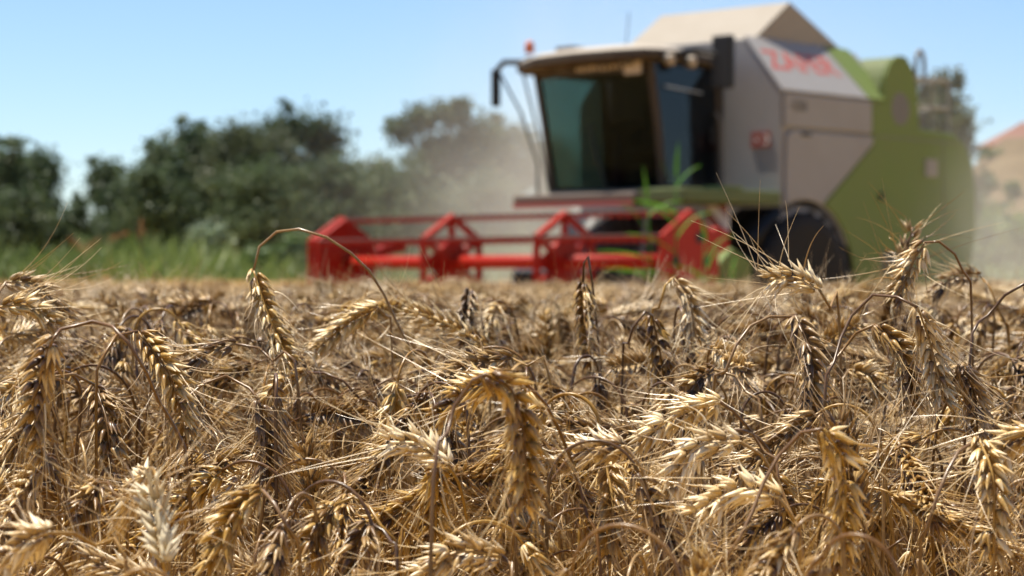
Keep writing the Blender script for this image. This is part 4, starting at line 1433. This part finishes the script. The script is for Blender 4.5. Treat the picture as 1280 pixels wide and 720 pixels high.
# ---- the rest of the crop: one object
r = np.random.default_rng(8)
TURN = r.uniform(0, 6.283, len(PX))
HH = np.array([HEAD[k] for k in range(len(HEAD))])[ID] * SCL[:, None]
HX, HY = PX + HH[:, 0] * np.cos(TURN), PY + HH[:, 0] * np.sin(TURN)
keep = HY > 1.12
hpx, hpy = 640 + HX / HY * FPX, HORIZON + (CAM_H - HH[:, 2]) * FPX / HY
for e, hd in hero_xy:
    ex, ey = 640 + e[0] / e[1] * FPX, HORIZON + (CAM_H - e[2]) * FPX / e[1]
    keep &= ~((HY < hd + .04) & (np.abs(hpx - ex) < 66) & (np.abs(hpy - ey) < 105))
TURN = TURN[keep]
PX, PY, ID, SCL = PX[keep], PY[keep], ID[keep], SCL[keep]
n = len(PX)
me = bpy.data.meshes.new("wheat_crop")
me.vertices.add(n)
me.vertices.foreach_set("co", np.stack([PX, PY, np.zeros(n)], -1).ravel())
a = me.attributes.new("variant", 'INT', 'POINT'); a.data.foreach_set("value", ID.astype(np.int32))
a = me.attributes.new("size", 'FLOAT', 'POINT'); a.data.foreach_set("value", SCL.astype(np.float32))
rot = np.stack([r.normal(size=n) * .05, r.normal(size=n) * .05, TURN], -1)
a = me.attributes.new("turn", 'FLOAT_VECTOR', 'POINT'); a.data.foreach_set("vector", rot.astype(np.float32).ravel())
crop = bpy.data.objects.new("wheat_crop", me)
COL.objects.link(crop)
kind(crop, "stuff")
crop["label"] = "dense ripe golden wheat standing behind and between the nearest stalks"
for m_ in WM:
    me.materials.append(m_)
nt = bpy.data.node_groups.new("wheat_crop", 'GeometryNodeTree')
nt.interface.new_socket("Geometry", in_out='INPUT', socket_type='NodeSocketGeometry')
nt.interface.new_socket("Geometry", in_out='OUTPUT', socket_type='NodeSocketGeometry')
gi, go = nt.nodes.new("NodeGroupInput"), nt.nodes.new("NodeGroupOutput")
ci = nt.nodes.new("GeometryNodeCollectionInfo")
ci.inputs["Collection"].default_value = variants
ci.inputs["Separate Children"].default_value = True
ci.inputs["Reset Children"].default_value = True
iop = nt.nodes.new("GeometryNodeInstanceOnPoints")
iop.inputs["Pick Instance"].default_value = True


def named(typ, name):
    nd = nt.nodes.new("GeometryNodeInputNamedAttribute")
    nd.data_type = typ
    nd.inputs["Name"].default_value = name
    return nd.outputs["Attribute"]


e2r = nt.nodes.new("FunctionNodeEulerToRotation")
nt.links.new(named('FLOAT_VECTOR', "turn"), e2r.inputs[0])
nt.links.new(gi.outputs[0], iop.inputs["Points"])
nt.links.new(ci.outputs[0], iop.inputs["Instance"])
nt.links.new(named('INT', "variant"), iop.inputs["Instance Index"])
nt.links.new(e2r.outputs[0], iop.inputs["Rotation"])
nt.links.new(named('FLOAT', "size"), iop.inputs["Scale"])
nt.links.new(iop.outputs[0], go.inputs[0])
md = crop.modifiers.new("stalks", 'NODES')
md.node_group = nt


# ------------------------------------------------------------------ green reed and rusty docks among the wheat
def blade(base, az, elev, length, w, droop, r, n=9):
    s = np.linspace(0, 1, n)
    ph = elev - droop * s ** 1.4
    d = np.stack([np.cos(az) * np.cos(ph), np.sin(az) * np.cos(ph), np.sin(ph)], -1)
    P = np.asarray(base) + np.vstack([[0, 0, 0], np.cumsum(d * length / n, 0)[:-1]])
    side = np.array([-math.sin(az), math.cos(az), 0]) * .8 + np.array([0, 0, .3])
    wv = side[None] * (w * .5 * np.sin(np.pi * (.12 + .88 * s) ** .6) ** 1 + .001)[:, None]
    mid = P + np.array([0, 0, -.15 * w])
    V = np.stack([P - wv, mid, P + wv], 1).reshape(-1, 3)
    q = [(k * 3 + c, k * 3 + c + 1, k * 3 + 4 + c, k * 3 + 3 + c) for k in range(n - 1) for c in (0, 1)]
    return V, q


def reed(label, x, y, stems, seed):
    r = np.random.default_rng(seed)
    t = thing("green_reed", label, "reed", (x, y, 0), 0)
    for (dx, dy, h_, lv) in stems:
        Mesh().tube([(dx, dy, 0), (dx * 1.3, dy * 1.2, h_ * .5), (dx * 1.6, dy, h_)], [.012, .009, .003], 6, tint=.5).build("stalk", M['green_leaf'], t, True)
        for (zf, az, el, ln, dr) in lv:
            m = Mesh()
            V, q = blade((dx * (1 + .6 * zf), dy, h_ * zf), R(az), R(el), ln, .05, R(dr), r)
            m.add(V, quads=q, tint=r.uniform(.2, .9))
            m.build("leaf", M['green_leaf'], t, True)
    return t


# stands just in front of the right end of the reel
gx_, gy_ = (845 - 640) / FPX * 19.2, 19.2
reed("fresh green reed standing in the wheat before the harvester's cab", gx_, gy_,
     [(.0, 0, 1.95, [(.62, 170, 35, .55, 40), (.68, 12, 60, .5, 70), (.74, 178, 50, .45, 50), (.80, 200, 25, .5, 30), (.86, 165, 75, .42, 20), (.92, 8, 55, .34, 40), (.97, 60, 84, .36, 10), (.5, 185, 20, .6, 40), (.45, -5, 30, .55, 60)]),
      (-.16, .05, 1.75, [(.55, 175, 30, .5, 50), (.66, 185, 15, .55, 20), (.78, 160, 60, .45, 30), (.88, 10, 40, .4, 50), (.97, 120, 80, .35, 10)]),
      (.16, -.05, 1.35, [(.6, 10, 35, .5, 60), (.72, 170, 40, .45, 60), (.85, 0, 60, .4, 60), (.97, 100, 70, .3, 30)])], 5)
gx_, gy_ = (884 - 640) / FPX * 19.6, 19.6
reed("low tuft of green and yellow reed leaves under the warning board", gx_, gy_,
     [(0, 0, 1.1, [(.6, 170, 45, .4, 60), (.7, 10, 40, .42, 70), (.85, 185, 50, .36, 60), (.97, 30, 70, .34, 40)]),
      (.14, .03, 1.0, [(.65, 5, 40, .4, 60), (.8, 175, 60, .32, 40), (.97, 60, 75, .3, 30)])], 6)


def dock(label, px, py, d, h_, seed, spikes):
    r = np.random.default_rng(seed)
    x = (px - 640) / FPX * d
    ztop = CAM_H + (HORIZON - py) / FPX * d
    t = thing("rusty_dock", label, "dock plant", (x, d, 0), 0, "rusty docks at the edge of the field")
    Mesh().tube([(0, 0, 0), (.02, 0, ztop * .6), (0, 0, ztop - .1)], [.008, .006, .003], 5, tint=.4).build("stem", M['rust'], t, True)
    for (dx, dz, ln, tl) in spikes:
        m = Mesh()
        n = 160
        s = r.random(n)
        P = np.stack([dx + np.sin(tl) * s * ln, r.normal(size=n) * .02, ztop - .15 + dz + np.cos(tl) * s * ln], -1) + r.normal(size=(n, 3)) * (.026 * (1 - s) + .008)[:, None]
        N = unit(r.normal(size=(n, 3)))
        U = unit(np.cross(N, r.normal(size=(n, 3))))
        k_ = np.array([(-1, 0), (0, -.8), (1, 0), (0, .8)])
        V = P[:, None] + U[:, None] * k_[None, :, 0:1] * .012 + np.cross(N, U)[:, None] * k_[None, :, 1:2] * .012
        m.add(V.reshape(-1, 3), quads=np.arange(4 * n).reshape(-1, 4), tint=np.repeat(r.random(n), 4))
        m.build("seed_head", M['rust'], t)
    return t


dock("rusty dock with two spread seed heads before the reeds", 104, 292, 30, .3, 61, [(-.02, -.05, .22, -.9), (.02, -.08, .26, .9)])
dock("rusty dock with one leaning seed head between its two neighbours", 136, 284, 31, .3, 62, [(0, -.02, .32, 1.25)])
dock("rusty dock with a single upright seed head right of the others", 176, 272, 32, .3, 63, [(0, -.12, .24, .05)])
print("wheat instances", n, "single stalks", count + len(HERO))
